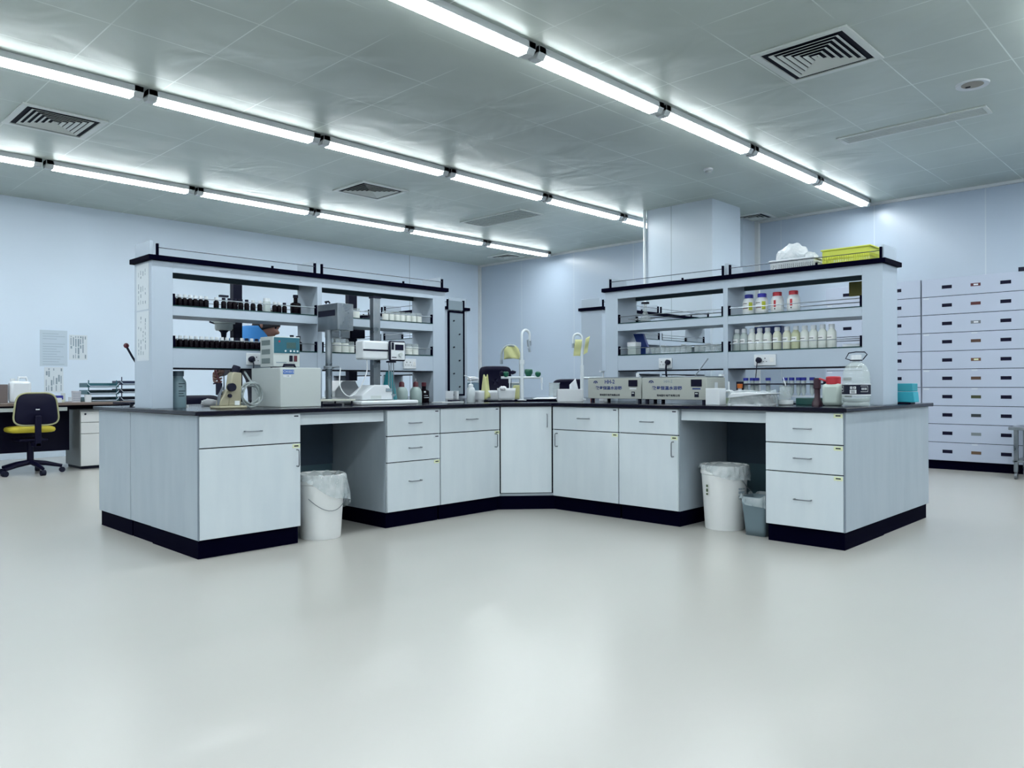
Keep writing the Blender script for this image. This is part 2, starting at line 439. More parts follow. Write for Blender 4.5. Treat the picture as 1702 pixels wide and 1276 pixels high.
def slot_grille(x0, y0, w, d, label, n=6):
    t = thing('slot_grille', label, 'ceiling vent', (x0, y0, ZC), 0, 'long ceiling grilles')
    m = MB(); f = .035
    for a in ((0, w, 0, f), (0, w, d-f, d), (0, f, f, d-f), (w-f, w, f, d-f)): m.box(a[0], a[1], a[2], a[3], -.012, 0)
    m.build('frame', M_CW, t, bevel=.003)
    MB().box(.02, w-.02, .02, d-.02, -.003, -.001).build('dark_opening', M_VENT, t)
    for k in range(n):
        x = f + (w-2*f)*(k+.5)/n
        MB().box(x-.006, x+.006, f, d-f, -.011, -.003).build('slat', M_CW, t)
slot_grille(7.62, 1.70, .25, 1.28, 'long slotted ceiling grille on the right, beside the round speaker')
slot_grille(7.62, 7.24, .50, 1.22, 'wide slotted ceiling grille between the left and middle light rows', 8)
t = thing('ceiling_speaker', 'round beige ceiling speaker with a white rim near the long right grille', 'speaker', (7.02, 1.66, ZC))
MB().lathe([(.078, -.004), (.118, -.012), (.122, 0), (.075, 0)], seg=32).build('rim', M_WHITE, t)
MB().cyl(0, 0, -.006, -.001, .08, seg=28).build('grille', mat('beige_mesh', (0.36, 0.34, 0.30), .6), t)
MB().box(.02, .03, .02, .055, -.012, -.006).build('catch', M_INK, t)
t = thing('smoke_detector', 'small round white smoke detector on the ceiling before the column', 'smoke detector', (7.70, 4.42, ZC))
MB().lathe([(0, 0), (.052, 0), (.052, -.018), (.044, -.024), (0, -.024)]).build('base', M_WHITE, t)
MB().lathe([(0, -.024), (.034, -.024), (.036, -.045), (.02, -.055), (0, -.055)]).build('sensor_head', M_GREYP, t)

# ------------------------------------------------------------------ bench cabinets
def bow_handle(parent, x, z, vert=False, L=.095):
    m = MB(); h = L/2; y0 = -.019; y1 = -.047
    if vert: pts = [(x, y0, z-h), (x, y1+.006, z-h), (x, y1, z-h+.008), (x, y1, z+h-.008), (x, y1+.006, z+h), (x, y0, z+h)]
    else: pts = [(x-h, y0, z), (x-h, y1+.006, z), (x-h+.008, y1, z), (x+h-.008, y1, z), (x+h, y1+.006, z), (x+h, y0, z)]
    m.tube(pts, .0038, 8)
    return m.build('handle', M_METAL, parent)

def sticker(parent, x, z, white=False):
    m = MB().box(x-.024, x+.024, -.0195, -.018, z-.011, z+.011)
    o = m.build('sticker', M_PAPER if white else M_STICKER, parent)
    MB().box(x-.014, x+.014, -.0199, -.0195, z-.003, z+.004).build('print_line', M_INK, o)

def cabinet(label, loc, rz, w, d, fronts, group='base cabinets under the black worktop', side_lines=None, door_gap=.003):
    t = thing('base_cabinet', label, 'cabinet', loc, rz, group)
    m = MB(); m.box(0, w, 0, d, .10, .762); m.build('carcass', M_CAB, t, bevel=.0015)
    m = MB(); m.box(.006, w-.006, .008, d-.01, 0, .10); m.build('plinth', M_BLACK, t)
    MB().box(.003, w-.003, -.0012, 0, .106, .757).build('gap_shadow_board', M_DARK, t)
    for kind, x0, x1, z0, z1, hp in fronts:
        p = MB().box(x0+door_gap, x1-door_gap, -.018, -.0015, z0+.003, z1-.003).build(kind, M_FRONT, t, bevel=.0012)
        if kind == 'drawer': bow_handle(p, (x0+x1)/2, hp if hp else (z0+z1)/2)
        elif hp:
            bow_handle(p, hp[0], hp[1], True)
        if kind == 'drawer' or (hp and hp[0] > (x0+x1)/2): sticker(p, x1-.03, z1-.018, white=(x0 + z0*7) % .3 > .2)
        elif hp: sticker(p, x1-.03, z1-.018)
    return t

G = 'base cabinets under the black worktop'
YL = 4.038          # left arm carcass front
cA = cabinet('end base cabinet of the left bench with one drawer above one door', (1.770, YL, 0), 0, .602, .63,
             [('drawer', 0, .602, .587, .760, .668), ('door', 0, .602, .10, .587, (.575, .50))])
cabinet('narrow three-drawer base cabinet on the left bench, right of the kneehole', (2.990, YL, 0), 0, .445, .63,
        [('drawer', 0, .445, .590, .760, .672), ('drawer', 0, .445, .420, .590, .508), ('drawer', 0, .445, .10, .420, .29)])
cabinet('left bench cabinet with drawer above door, beside the corner cabinet', (3.438, YL, 0), 0, .572, .63,
        [('drawer', 0, .572, .590, .760, .678), ('door', 0, .572, .10, .590, (.520, .515))])
XR = 4.318          # right arm carcass front
cabinet('right bench cabinet with drawer above door, handle at its left edge', (XR, 3.760, 0), RA, .598, .63,
        [('drawer', 0, .598, .590, .760, .678), ('door', 0, .598, .10, .590, (.048, .515))])
cabinet('right bench cabinet with drawer above door, beside the right kneehole', (XR, 3.160, 0), RA, .470, .63,
        [('drawer', 0, .470, .590, .760, .672), ('door', 0, .470, .10, .590, (.435, .50))])
cG = cabinet('three-drawer end base cabinet of the right bench', (XR, 2.100, 0), RA, .455, .63,
        [('drawer', 0, .455, .580, .760, .665), ('drawer', 0, .455, .414, .580, .497), ('drawer', 0, .455, .10, .414, .262)])
# diagonal corner cabinet
t = thing('corner_cabinet', 'diagonal corner cabinet with one tall door where the two benches meet', 'cabinet', (4.022, YL, 0), math.atan2(3.77-YL, 4.318-4.022), G)
Wd = math.hypot(4.318-4.022, 3.77-YL)
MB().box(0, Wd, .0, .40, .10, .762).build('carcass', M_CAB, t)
MB().box(-.02, Wd+.02, .0, .42, 0, .10).build('plinth', M_BLACK, t)
MB().box(.0, Wd, -.0012, 0, .118, .76).build('gap_shadow_board', M_DARK, t)
p = MB().box(.010, Wd-.014, -.018, -.0015, .124, .758).build('door', M_FRONT, t, bevel=.0012)
bow_handle(p, Wd-.048, .655, True)
# kneeholes
def kneehole(label, loc, rz, w):
    t = thing('kneehole_panels', label, 'bench panel', loc, rz, 'kneehole panels')
    MB().box(.002, w-.002, .012, .030, .688, .745).build('apron', M_FRONT, t, bevel=.001)
    MB().box(.002, w-.002, .012, .60, .745, .760).build('underside_board', M_CAB, t)
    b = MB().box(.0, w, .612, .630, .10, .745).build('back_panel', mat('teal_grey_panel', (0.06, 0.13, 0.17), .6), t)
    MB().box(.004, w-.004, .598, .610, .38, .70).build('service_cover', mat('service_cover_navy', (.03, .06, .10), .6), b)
    MB().box(.0, w, .60, .62, 0, .10).build('plinth', M_BLACK, t)
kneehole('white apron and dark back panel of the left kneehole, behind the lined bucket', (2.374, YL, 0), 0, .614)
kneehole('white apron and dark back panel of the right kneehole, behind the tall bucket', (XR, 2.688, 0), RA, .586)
# service spine panels and rear cabinets (back to back units)
def spine(name, label, loc, rz, w, d0, d1, grp):
    t = thing(name, label, 'cabinet', loc, rz, grp)
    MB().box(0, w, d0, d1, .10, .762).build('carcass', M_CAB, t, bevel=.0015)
    MB().box(.012, w-.012, d0, d1-.01, 0, .10).build('plinth', M_BLACK, t)
    return t
spine('service_spine', 'narrow service panel between the two end panels of the left bench', (1.772, YL, 0), 0, 2.2, .634, .948, G)
spine('rear_cabinet_run', 'rear base cabinet whose end panel is farthest left on the left bench', (1.770, YL, 0), 0, 2.2, .952, 1.505, G)
spine('rear_cabinet_run', 'rear cabinet block forming the long plain end panel of the right bench', (XR, 2.688, 0), RA, 1.043, .634, 1.47, G)
spine('rear_cabinet_run', 'rear cabinet block of the right bench behind the bath cabinets', (XR, 3.76, 0), RA, 1.068, .634, 1.47, G)
for c_, x_ in ((cA, 0), (cG, .4555)): MB().box(x_-.0012, x_+.0012, -.018, .0, .101, .761).build('edge_band', M_EDGE, c_)
MB_end = MB().box(.4555, .4575, .002, 1.468, .10, .762)   # single end panel over the right bench end
o = MB_end.build('end_panel', M_CAB, cG, bevel=.001)
# far arms of the cross shaped bench
spine('rear_cabinet_run', 'base cabinets of the far bench running back to the left', (4.33, 5.56, 0), 0, 1.44, 0, 2.25, G)
spine('rear_cabinet_run', 'base cabinets of the far bench running back to the right', (5.80, 4.06, 0), 0, 2.45, 0, 1.45, G)

# cross shaped worktop with mitred corners
o_ = .022
cross = [(1.745, 4.0), (4.005, 4.0), (4.280, 3.752), (4.280, 1.623), (5.835, 1.623), (5.835, 4.0), (8.35, 4.0), (8.35, 5.585),
         (5.835, 5.585), (5.835, 7.9), (4.28, 7.9), (4.28, 5.585), (1.745, 5.585)]
t = thing('worktop', 'continuous black cross-shaped laboratory worktop with a slim dark edge', 'worktop', (0, 0, 0))
MB().prism(cross, .762, T).build('slab', M_TOP, t, bevel=.004)

# ------------------------------------------------------------------ reagent shelf hutches
def guard(parent, x0, x1, y, z, hz=.068, rod=.05, r=.0032, rm=None):
    m = MB(); m.box(x0, x0+.012, y-.005, y+.012, z, z+hz); m.box(x1-.012, x1, y-.005, y+.012, z, z+hz)
    g = m.build('guard_rail', M_BLACK, parent)
    MB().rod((x0+.006, y, z+rod), (x1-.006, y, z+rod), r).build('rod', rm or M_CHROME, g)
    return g

def make_hutch(label, loc, rz, L, mid, pil=.125, group='reagent shelves standing on the worktop'):
    t = thing('reagent_shelf', label, 'shelf unit', loc, rz, group)
    D = .265; zt = 1.665
    for x0 in (0, L-pil):
        p = MB().box(x0, x0+pil, 0, D, T, zt).build('end_pillar', M_HUT, t, bevel=.002)
    m = MB(); m.box(mid-.018, mid+.018, 0, D, T, zt); m.build('divider', M_HUT, t, bevel=.001)
    bays = [(pil, mid-.018), (mid+.018, L-pil)]
    for a, b in bays:
        MB().box(a, b, .0, .018, 1.603, zt).build('top_fascia', M_HUT, t)
        MB().box(a, b, D-.018, D, 1.603, zt).build('rear_rail', mat('shaded_rear_rail', (0.045, 0.085, 0.115), .5), t)  # shade below the top board is painted into this rail's dark colour
        s = MB().box(a, b, .002, D-.002, 1.345, 1.402).build('shelf', M_HUT, t, bevel=.001)
        MB().box(a+.002, b-.002, .0, D, 1.402, 1.408).build('glass_plate', M_GLASSEDGE, s)
        s = MB().box(a, b, .002, D-.002, 1.030, 1.148).build('socket_trunking', M_HUT, t, bevel=.001)
        MB().box(a+.002, b-.002, .0, D, 1.148, 1.155).build('glass_plate', M_GLASSEDGE, s)
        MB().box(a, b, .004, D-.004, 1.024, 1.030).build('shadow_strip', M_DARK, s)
        for z in (1.408, 1.155):
            guard(t, a+.002, b-.002, .006, z); guard(t, a+.002, b-.002, D-.014, z)
        guard(t, a-pil*.72 if a < .2 else a+.004, b-.004 if a < .2 else b+pil*.92, .014, 1.695, .073, .05, .0026, M_ROD)
    MB().box(-.022, L+.022, -.022, D+.022, zt, 1.695).build('top_board', M_BLACK, t, bevel=.002)
    for x in (.012, mid-.012, L-.012):
        MB().box(x-.009, x+.009, .03, D-.004, 1.695, 1.785).build('divider_plate', M_HUT, t, bevel=.001)
    for x in (mid-.36, L-.42):
        MB().box(x, x+.012, .0, .012, 1.695, 1.713).build('stop_pin', M_BLACK, t)
    return t

def socket(parent, x, z, w=.13, two=True):
    s = MB().box(x-w/2, x+w/2, -.010, .002, z-.038, z+.038).build('power_socket', M_WHITE, parent, bevel=.003)
    m = MB()
    for cx in ((x-w*.27, x+w*.02) if two else (x-w*.1,)):
        m.box(cx-.003, cx+.003, -.0112, -.009, z+.008, z+.016)
        m.box(cx-.014, cx-.008, -.0112, -.009, z-.012, z-.008)
        m.box(cx+.008, cx+.014, -.0112, -.009, z-.012, z-.008)
    m.build('pin_holes', M_INK, s)
    MB().box(x+w*.24, x+w*.42, -.0125, -.009, z-.016, z+.016).build('switch', M_WARM, s, bevel=.001)

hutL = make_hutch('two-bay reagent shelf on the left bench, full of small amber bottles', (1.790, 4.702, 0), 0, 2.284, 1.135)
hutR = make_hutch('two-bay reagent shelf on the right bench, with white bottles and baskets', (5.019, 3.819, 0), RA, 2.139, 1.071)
socket(hutL, .655, 1.092); socket(hutL, 1.92, 1.083, .12)
socket(hutR, .572, 1.078, .115); socket(hutR, 1.37, 1.083, .158)
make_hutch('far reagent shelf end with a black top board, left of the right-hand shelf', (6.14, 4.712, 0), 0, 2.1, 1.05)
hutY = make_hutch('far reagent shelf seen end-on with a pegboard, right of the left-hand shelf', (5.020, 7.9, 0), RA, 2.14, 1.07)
# white notices on the left pillar end
for i, (z0, z1) in enumerate(((1.378, 1.655), (1.072, 1.368))):
    t = thing('notice_sheet', 'upper white printed notice on the end of the left shelf' if i == 0 else 'lower white printed notice on the end of the left shelf', 'notice',
              (1.790, 4.93, 0), -pi/2, 'notices on the left shelf end')
    MB().box(0, .19, -.0015, -.0002, z0, z1).build('sheet', M_PAPER, t)
    rr = random.Random(i+3)
    m = MB()
    for c in range(4):
        x = .03 + c*.035; z = z0 + .035
        while z < z1-.045:
            h = rr.uniform(.01, .035)
            if rr.random() < .72: m.box(x, x+rr.uniform(.004, .010), -.0022, -.0015, z, min(z+h, z1-.03))
            z += h + rr.uniform(.004, .016)
    m.build('printed_lines', M_INKG, t)

# pegboard on the far shelf end
t = thing('drying_pegboard', 'tall narrow grey pegboard in a black frame right of the left shelf', 'pegboard', (5.008, 5.735, 0))
MB().box(0, .195, -.012, 0, .825, 1.64).build('board', mat('pegboard_grey', (0.26, 0.34, 0.40), .5), t)
m = MB()
for a in ((-.01, .006, .815, 1.645), (.187, .203, .815, 1.76), (0, .2, .812, .83), (0, .2, 1.632, 1.648)): m.box(a[0], a[1], -.018, 0, a[2], a[3])
m.build('frame', M_BLACK, t)
MB().box(.005, .185, -.012, 0, 1.66, 1.75).build('top_plate', mat('pegboard_grey', (0.26, 0.34, 0.40), .5), t)
for k in range(6):
    z = 1.55 - k*.13; x = .06 if k % 2 == 0 else .135
    MB().rod((x, -.012, z), (x, -.026, z+.004), .007).build('peg', M_INK, t)

# plugs and cords
def plug(label, loc, rz, pts, r=.0035):
    t = thing('power_plug', label, 'power plug', loc, rz, 'black plugs in the shelf sockets')
    m = MB(); m.tube([(0, -.010, 0), (0, -.03, 0), (0, -.045, -.004)], .018, 14, radii=[.018, .021, .012]); m.build('plug_body', M_INK, t)
    MB().tube(sm([(0, -.040, -.004)] + pts), r, 8).build('cord', M_INK, t)
plug('black plug and cord in the socket of the left shelf', (2.408, 4.702, 1.090), 0, [(.002, -.045, -.04), (.006, -.03, -.10), (.02, -.02, -.16), (.03, .02, -.24), (.02, .05, -.29)])
plug('black plug and cord in the socket above the second water bath', (5.019, 3.215, 1.085), RA, [(0, -.045, -.03), (-.01, -.03, -.07), (-.02, .0, -.12), (-.01, .06, -.20)], .007)
plug('black plug and thin cord in the socket above the test tubes', (5.019, 2.485, 1.083), RA, [(0, -.05, -.03), (-.004, -.06, -.12), (-.02, -.07, -.20), (.0, -.09, -.27), (.03, -.15, -.29)], .003)

# ================================================================== ITEMS ON THE LEFT SHELF
def bottle_mesh(r, h, neck=.45, sh=.78, seg=14):
    return [(0, 0), (r*.96, 0), (r, h*.03), (r, h*sh*.88), (r*.92, h*sh*.96), (r*neck, h*sh*1.06), (r*neck, h), (0, h)]
def make_bottle(name, label, cat, loc, r, h, body, cap, cap_h=.018, cap_r=None, neck=.5, sh=.78, group=None, rz=0, lab=None, seg=16):
    t = thing(name, label, cat, loc, rz, group)
    MB().lathe(bottle_mesh(r, h, neck, sh), seg=seg).build('bottle_body', body, t)
    cr = cap_r or r*neck*1.25
    MB().lathe([(0, h-cap_h*.35), (cr, h-cap_h*.35), (cr, h+cap_h*.6), (cr*.9, h+cap_h*.65), (0, h+cap_h*.65)], seg=seg).build('cap', cap, t)
    if lab:
        z0, z1, m, ang = lab
        MB().grid(lambda u, v: ((r+.0008)*cos(-pi/2+(u-.5)*ang), (r+.0008)*sin(-pi/2+(u-.5)*ang), z0+(z1-z0)*v), 9, 2).build('label_paper', m, t)
    return t
# small amber bottles: prototypes with white cap, dark cap
def amber(label, loc, white, group):
    return make_bottle('amber_bottle', label, 'bottle', loc, .0165, .062, M_AMBER, M_WHITE if white else M_INK, .018, .0115, .5, .8, group, seg=12)
aw = ad = None
def place_amber(i, x, y, z, white, where, grp):
    global aw, ad
    lab = '%s small amber bottle from the left on the %s' % (ORD[i], where)
    src = aw if white else ad
    if src is None:
        src = amber(lab, (x, y, z), white, grp)
        if white: aw = src
        else: ad = src
    else: dup(src, lab, (x, y, z), 0, grp)
up = [(1.948,1),(1.980,1),(2.013,1),(2.046,1),(2.078,1),(2.113,1),(2.147,1),(2.213,1),(2.262,0),(2.300,0),(2.334,0),(2.378,0),(2.418,0),(2.462,1),(2.510,1),(2.617,1),(2.650,1),(2.690,0)]
for i, (x, w) in enumerate(up): place_amber(i, x, 4.765, 1.408, w, 'upper left shelf', 'amber bottles on the upper left shelf')
lo = [1.950,1.984,2.018,2.050,2.083,2.116,2.150,2.183,2.216,2.250,2.284,2.316,2.350,2.384,2.418,2.452,2.486,2.520]
for i, x in enumerate(lo): place_amber(i, x, 4.765, 1.155, i < 12 or i % 2, 'lower left shelf', 'amber bottles on the lower left shelf')
make_bottle('reagent_bottle', 'large amber reagent bottle at the right end of the upper left shelf', 'bottle', (2.795, 4.80, 1.408), .036, .125, M_AMBER, M_INK, .02, .018, .38, .66)
make_bottle('reagent_bottle', 'slim amber bottle with a dark stopper behind the control unit, lower left shelf', 'bottle', (2.765, 4.80, 1.155), .022, .10, M_AMBER, M_INK, .018, .014, .5, .7)
make_bottle('reagent_bottle', 'broad amber bottle at the right end of the lower left shelf', 'bottle', (2.815, 4.80, 1.155), .026, .095, M_AMBER, M_INK, .018, .016, .5, .7)
t = thing('specimen_jar', 'clear screw-top jar between small amber bottles on the upper left shelf', 'jar', (2.562, 4.77, 1.408))
MB().lathe([(0, 0), (.024, 0), (.025, .004), (.025, .065), (.021, .075), (0, .075)]).build('jar_body', M_FROST, t)
MB().cyl(0, 0, .073, .094, .022, seg=18).build('lid', M_WHITE, t)
solo(MB().box(-.028, .028, -.012, .012, 0, .013), 'cap_strip', M_INK, 'flat black cap strip lying on bottle tops on the upper left shelf', 'lid', (2.262, 4.765, 1.486))
# powder jars in the right bay of the left shelf
def jar(label, loc, grp, h=.075, r=.024):
    t = thing('powder_jar', label, 'jar', loc, 0, grp)
    MB().lathe([(0, 0), (r, 0), (r, h*.66), (r*.95, h*.70), (0, h*.70)]).build('jar_body', M_MILK, t)
    MB().lathe([(0, h*.70), (r*.97, h*.70), (r*.97, h*.98), (r*.9, h), (0, h)]).build('lid', M_CLEAR if grp else M_WHITE, t)
    return t
j0 = None
for i, x in enumerate([3.275, 3.535, 3.590, 3.645, 3.695, 3.750, 3.805, 3.860]):
    lab = '%s pale powder jar from the left on the upper left shelf, right bay' % ORD[i]
    if j0 is None: j0 = jar(lab, (x, 4.77, 1.408), 'powder jars on the upper left shelf')
    else: dup(j0, lab, (x, 4.77, 1.408), 0, 'powder jars on the upper left shelf')
for i, (x, s) in enumerate([(3.105, 1.35), (3.170, 1.3), (3.225, 1.1), (3.760, 1.15), (3.820, 1.15)]):
    c = dup(j0, '%s pale powder jar from the left on the lower left shelf, right bay' % ORD[i], (x, 4.77, 1.155), 0, 'powder jars on the lower left shelf')
    c.scale = (s, s, s)
t = thing('microscope_slide_stand', 'small black stand with two upright rods on the upper left shelf, right bay', 'stand', (3.395, 4.77, 1.408))
MB().box(-.055, .055, -.02, .02, 0, .016).build('base', M_INK, t, bevel=.003)
for x in (-.012, .012): MB().cyl(x, 0, .016, .075, .005, seg=8).build('rod', M_INK, t)

# ================================================================== LEFT WORKTOP
make_bottle('plastic_reagent_bottle', 'tall grey-blue graduated plastic bottle beside the left shelf pillar', 'bottle', (1.985, 4.80, T), .047, .205,
            mat('blue_grey_bottle', (0.22, 0.34, 0.40), .35), mat('blue_grey_cap', (0.08, 0.13, 0.18), .4), .032, .034, .62, .84)
t = bpy.data.objects['plastic_reagent_bottle']
for k, (z, w) in enumerate(((.145, .055), (.128, .03), (.10, .06), (.085, .04), (.07, .05))):
    MB().grid(lambda u, v: (.0478*cos(-1.9+u*w*16), .0478*sin(-1.9+u*w*16), z+.004*v), 8, 2).build('graduation_mark', M_INK, t)
solo(MB().cyl(0, 0, 0, .016, .009, seg=12), 'bottle_cap', M_WHITE, 'tiny white bottle cap lying on the left worktop', 'cap', (2.040, 4.80, T))
def crumple(name, m, label, cat, loc, sx, sy, sz, seed, rz=0):
    b = MB().ball((0, 0, sz*.42), 1.0, (sx, sy, sz*.55), 3, .13, seed)
    for v in b.bm.verts: v.co.z = max(v.co.z, .001)
    return solo(b, name, m, label, cat, loc, rz, sharp=70)
crumple('cloth', M_CLOTH, 'crumpled white cloth left of the cream refractometer', 'cloth', (2.265, 4.98, T), .055, .04, .05, 3)

# cream refractometer
t = thing('refractometer', 'cream enamelled refractometer with black eyepiece and knobs', 'laboratory instrument', (2.105, 4.37, T), 0)
MB().box(-.085, .085, -.06, .07, 0, .016).build('base', M_CREAM, t, bevel=.006)
m = MB(); m.prism([(-.018, .016), (.062, .016), (.066, .21), (.018, .215), (.005, .20)], -.03, .035, 'y'); m.build('column', M_CREAM, t, bevel=.006)
m = MB(); m.prism([(-.07, .016), (-.005, .016), (.0, .12), (-.03, .10), (-.062, .05)], -.025, .03, 'y'); m.build('prism_housing', M_CREAM, t, bevel=.006)
MB().tube([(.035, 0, .205), (.045, .0, .235), (.05, .0, .25)], .022, 14, radii=[.018, .024, .022]).build('eyepiece', M_INK, t)
MB().tube([(-.005, -.03, .125), (-.005, -.058, .125)], .024, 16).build('focus_knob', M_INK, t)
MB().tube([(-.01, -.02, .075), (-.01, -.04, .075)], .011, 12).build('small_knob', M_INK, t)
m = MB(); m.box(-.075, -.045, -.012, .012, .08, .15); m.rod((-.075, 0, .15), (-.095, 0, .145), .004); m.build('illuminator', M_INK, t, bevel=.002)
MB().tube([(-.05, 0, .15), (-.078, 0, .205), (-.084, 0, .225)], .006, 8).build('mirror_arm', mat('wine_red_arm', (.07, .01, .02), .4), t)
m = MB(); m.prism([(-.078, .02), (-.07, .02), (-.055, .09), (-.04, .12), (-.05, .13), (-.075, .08)], -.02, -.012, 'y'); m.build('thermometer_guard', M_METAL, t)
MB().box(.02, .05, -.0335, -.030, .02, .045).build('rating_plate', M_WHITE, t)
# hose coil
hose = []
for k in range(60):
    a = k*.42; rr_ = .07 + .012*sin(k*.7)
    hose.append((rr_*cos(a), .02*sin(a*.5), .075 + rr_*sin(a)*.95))
hose = [(-.12, .0, .018)] + [(-.05, 0, .008)] + hose[10:] + [(.07, .12, .15), (.095, .26, .22)]
t = solo(MB().tube(hose, .0065, 8), 'hose', M_HOSE, 'coiled grey rubber hose between the refractometer and the bath', 'hose', (2.285, 4.46, T+.004))

# thermostatic bath
t = thing('thermostatic_bath', 'big pale grey bath box with a blue number tag', 'laboratory instrument', (2.400, 4.303, T))
MB().box(0, .285, 0, .366, .0, .245).build('casing', M_GREYP, t, bevel=.004)
tg = MB().box(.018, .092, -.002, 0, .205, .231).build('blue_tag', mat('tag_blue', (.01, .13, .52), .5), t)
text(tg, 'CH1015', .055, .218, .021, M_WHITE, y=-.0026)
tg = MB().box(.018, .072, -.0015, 0, .185, .199).build('white_tag', M_WHITE, t)
text(tg, '1.45', .05, .192, .010, M_INK, y=-.002)
m = MB(); m.tube([(.055, .06, .245), (.06, .06, .262), (.13, .06, .262), (.135, .06, .245)], .008, 8); m.box(.06, .13, .035, .085, .245, .252); m.build('lid_handle', M_NAVY, t)
m = MB(); m.box(.0, .12, .1, .12, .245, .250); m.build('lid_strap', M_INK, t)
# control unit on the bath
t = thing('bath_control_unit', 'small control unit with a teal front panel on top of the bath box', 'laboratory instrument', (2.415, 4.415, T+.2455))
MB().box(0, .185, 0, .165, .006, .196).build('casing', M_GREYP, t, bevel=.003)
p = MB().box(.004, .181, -.003, 0, .092, .190).build('front_panel', mat('panel_teal', (.01, .13, .19), .35), t)
MB().box(.090, .155, -.004, -.003, .122, .160).build('display_window', mat('display_grey_green', (.06, .13, .13), .2), p)
for k in range(4): MB().tube([(.082+.024*k+(.012 if k else 0), -.003, .106), (.082+.024*k+(.012 if k else 0), -.006, .106)], .006, 10).build('button', M_WHITE, p)
MB().tube([(.040, -.003, .165), (.040, -.005, .165)], .006, 10).build('indicator', M_RED, p)
for x, mm in ((.110, M_INK), (.142, M_DKRED)): MB().box(x, x+.022, -.006, 0, .040, .078).build('rocker_switch', mm, t, bevel=.002)
MB().box(.02, .09, -.001, 0, .030, .036).build('printed_line', M_INKG, t)
for z in (.142, .085, .028):
    MB().box(-.0012, 0, .04, .145, z, z+.032).build('vent_grille', M_VENT, t)

# stainless tank on a pole
t = thing('overhead_tank_stand', 'brushed steel tank on a tall pole with a flat cream base plate', 'laboratory instrument', (2.872, 4.400, 0))
MB().box(0, .125, 0, .245, 1.288, 1.468).build('tank', M_STEEL, t, bevel=.003)
MB().box(-.001, 0, .03, .235, 1.385, 1.425).build('dark_stripe', M_INK, t)
MB().tube([(-.02, .06, 1.468), (-.03, .06, 1.478), (-.03, .1, 1.478), (-.02, .1, 1.468)], .006, 8).build('tank_handle', M_INK, t)
MB().cyl(-.005, .10, T+.040, 1.29, .022, seg=16).build('pole', M_STEEL, t)
m = MB(); m.cyl(-.005, .10, 1.03, 1.05, .034, seg=16); m.rod((-.05, .08, 1.04), (.05, .06, 1.045), .005); m.build('clamp_collar', M_CHROME, t)
m = MB(); m.rod((.03, .02, 1.288), (.03, .02, 1.235), .009); m.rod((.015, .0, 1.25), (.05, .03, 1.25), .005); m.build('drain_valve', M_STEEL, t)
p = MB().box(-.16, .105, -.05, .19, T+.030, T+.042).build('base_plate', mat('cream_plate', (.66, .68, .60), .4), t, bevel=.003)
for x, y in ((.09, -.03), (-.14, -.03), (.09, .17), (-.14, .17)):
    MB().lathe([(0, 0), (.014, 0), (.006, .008), (.005, .03), (0, .03)], x, y, T, seg=12).build('levelling_foot', M_INK, t)
solo(MB().box(-.12, .03, -.05, .07, 0, .012), 'tray', M_INK, 'flat black tray under the cream base plate of the tank stand', 'tray', (2.87, 4.44, T), bevel=.003)

# front viscometer
t = thing('rotational_viscometer', 'front white viscometer with a square black-framed display head', 'laboratory instrument', (3.17, 4.35, T))
m = MB(); m.prism([(-.185, -.06), (.275, -.09), (.275, .16), (-.185, .16)], 0, .030); m.build('platform', M_WHITE, t, bevel=.01)
m = MB(); m.prism([(-.16, .035), (.09, .035), (.09, .09), (.055, .135), (-.06, .135), (-.16, .065)], -.03, .12, 'y'); m.build('base', M_WHITE, t, bevel=.004)
MB().box(-.09, -.005, -.032, -.03, .04, .062).build('front_label', M_GREYP, t)
MB().box(.035, .085, -.0325, -.03, .09, .112).build('rating_plate', M_INKG, t)
MB().box(-.012, .045, .045, .09, .13, .735).build('column', M_STEEL, t, bevel=.002)
MB().box(-.016, .049, .041, .094, .735, .750).build('column_cap', M_INK, t)
m = MB().box(-.155, .060, -.035, .06, .308, .435); m.build('head', M_WHITE, t, bevel=.012)
MB().box(-.155, .052, -.0365, -.035, .365, .377).build('black_stripe', M_INK, t)
m = MB().box(.050, .188, -.055, -.035, .300, .440); p = m.build('display_bezel', M_INK, t, bevel=.010)
MB().box(.060, .178, -.0575, -.055, .310, .430).build('front_panel', M_WHITE, p, bevel=.002)
MB().box(.094, .166, -.059, -.0575, .375, .415).build('display_window', M_NAVY, p)
MB().box(.062, .084, -.059, -.0575, .378, .428).build('logo_block', M_INK, p)
m = MB(); m.tube([(.135, -.0575, .345), (.135, -.072, .345)], .014, 14); m.build('control_knob', M_GREYP, p)
MB().box(.066, .105, -.0585, -.0575, .322, .328).build('printed_line', M_INK, p)
for x in (.075, .095, .115): MB().rod((x, -.01, .30), (x, -.01, .06), .0035).build('spindle_rod', M_STEEL, t)
MB().cyl(.095, -.01, .29, .302, .035, seg=18).build('spindle_guard_ring', M_INK, t)
MB().tube(sm([(-.10, .0, .31), (-.11, -.01, .22), (-.17, -.01, .11), (-.26, -.02, .06), (-.30, .02, .13), (-.27, .06, .25)]), .004, 8).build('cable', M_WHITE, t)
m = MB(); m.lathe([(.010, 0), (.008, .02), (.022, .03), (.026, .04), (0, .04)], .10, -.015, .032, seg=12); m.build('levelling_screw', M_CHROME, t)
# teal sheath
t = thing('teal_funnel_bag', 'translucent teal plastic sheet draped over a thin rod stand', 'sheet', (3.330, 4.45, T+.0305))
MB().grid(lambda u, v: ((.064-.042*v)*cos(2*pi*u)*(1+.12*sin(u*31)), (.05-.03*v)*sin(2*pi*u)*(1+.12*cos(u*25)), .20*v), 36, 8, True).build('sheath', mat('teal_sheet', (0.01, 0.26, 0.32), .3, alpha=.85), t)
MB().cyl(0, 0, 0, .245, .006, seg=8).build('rod', M_STEEL, t)

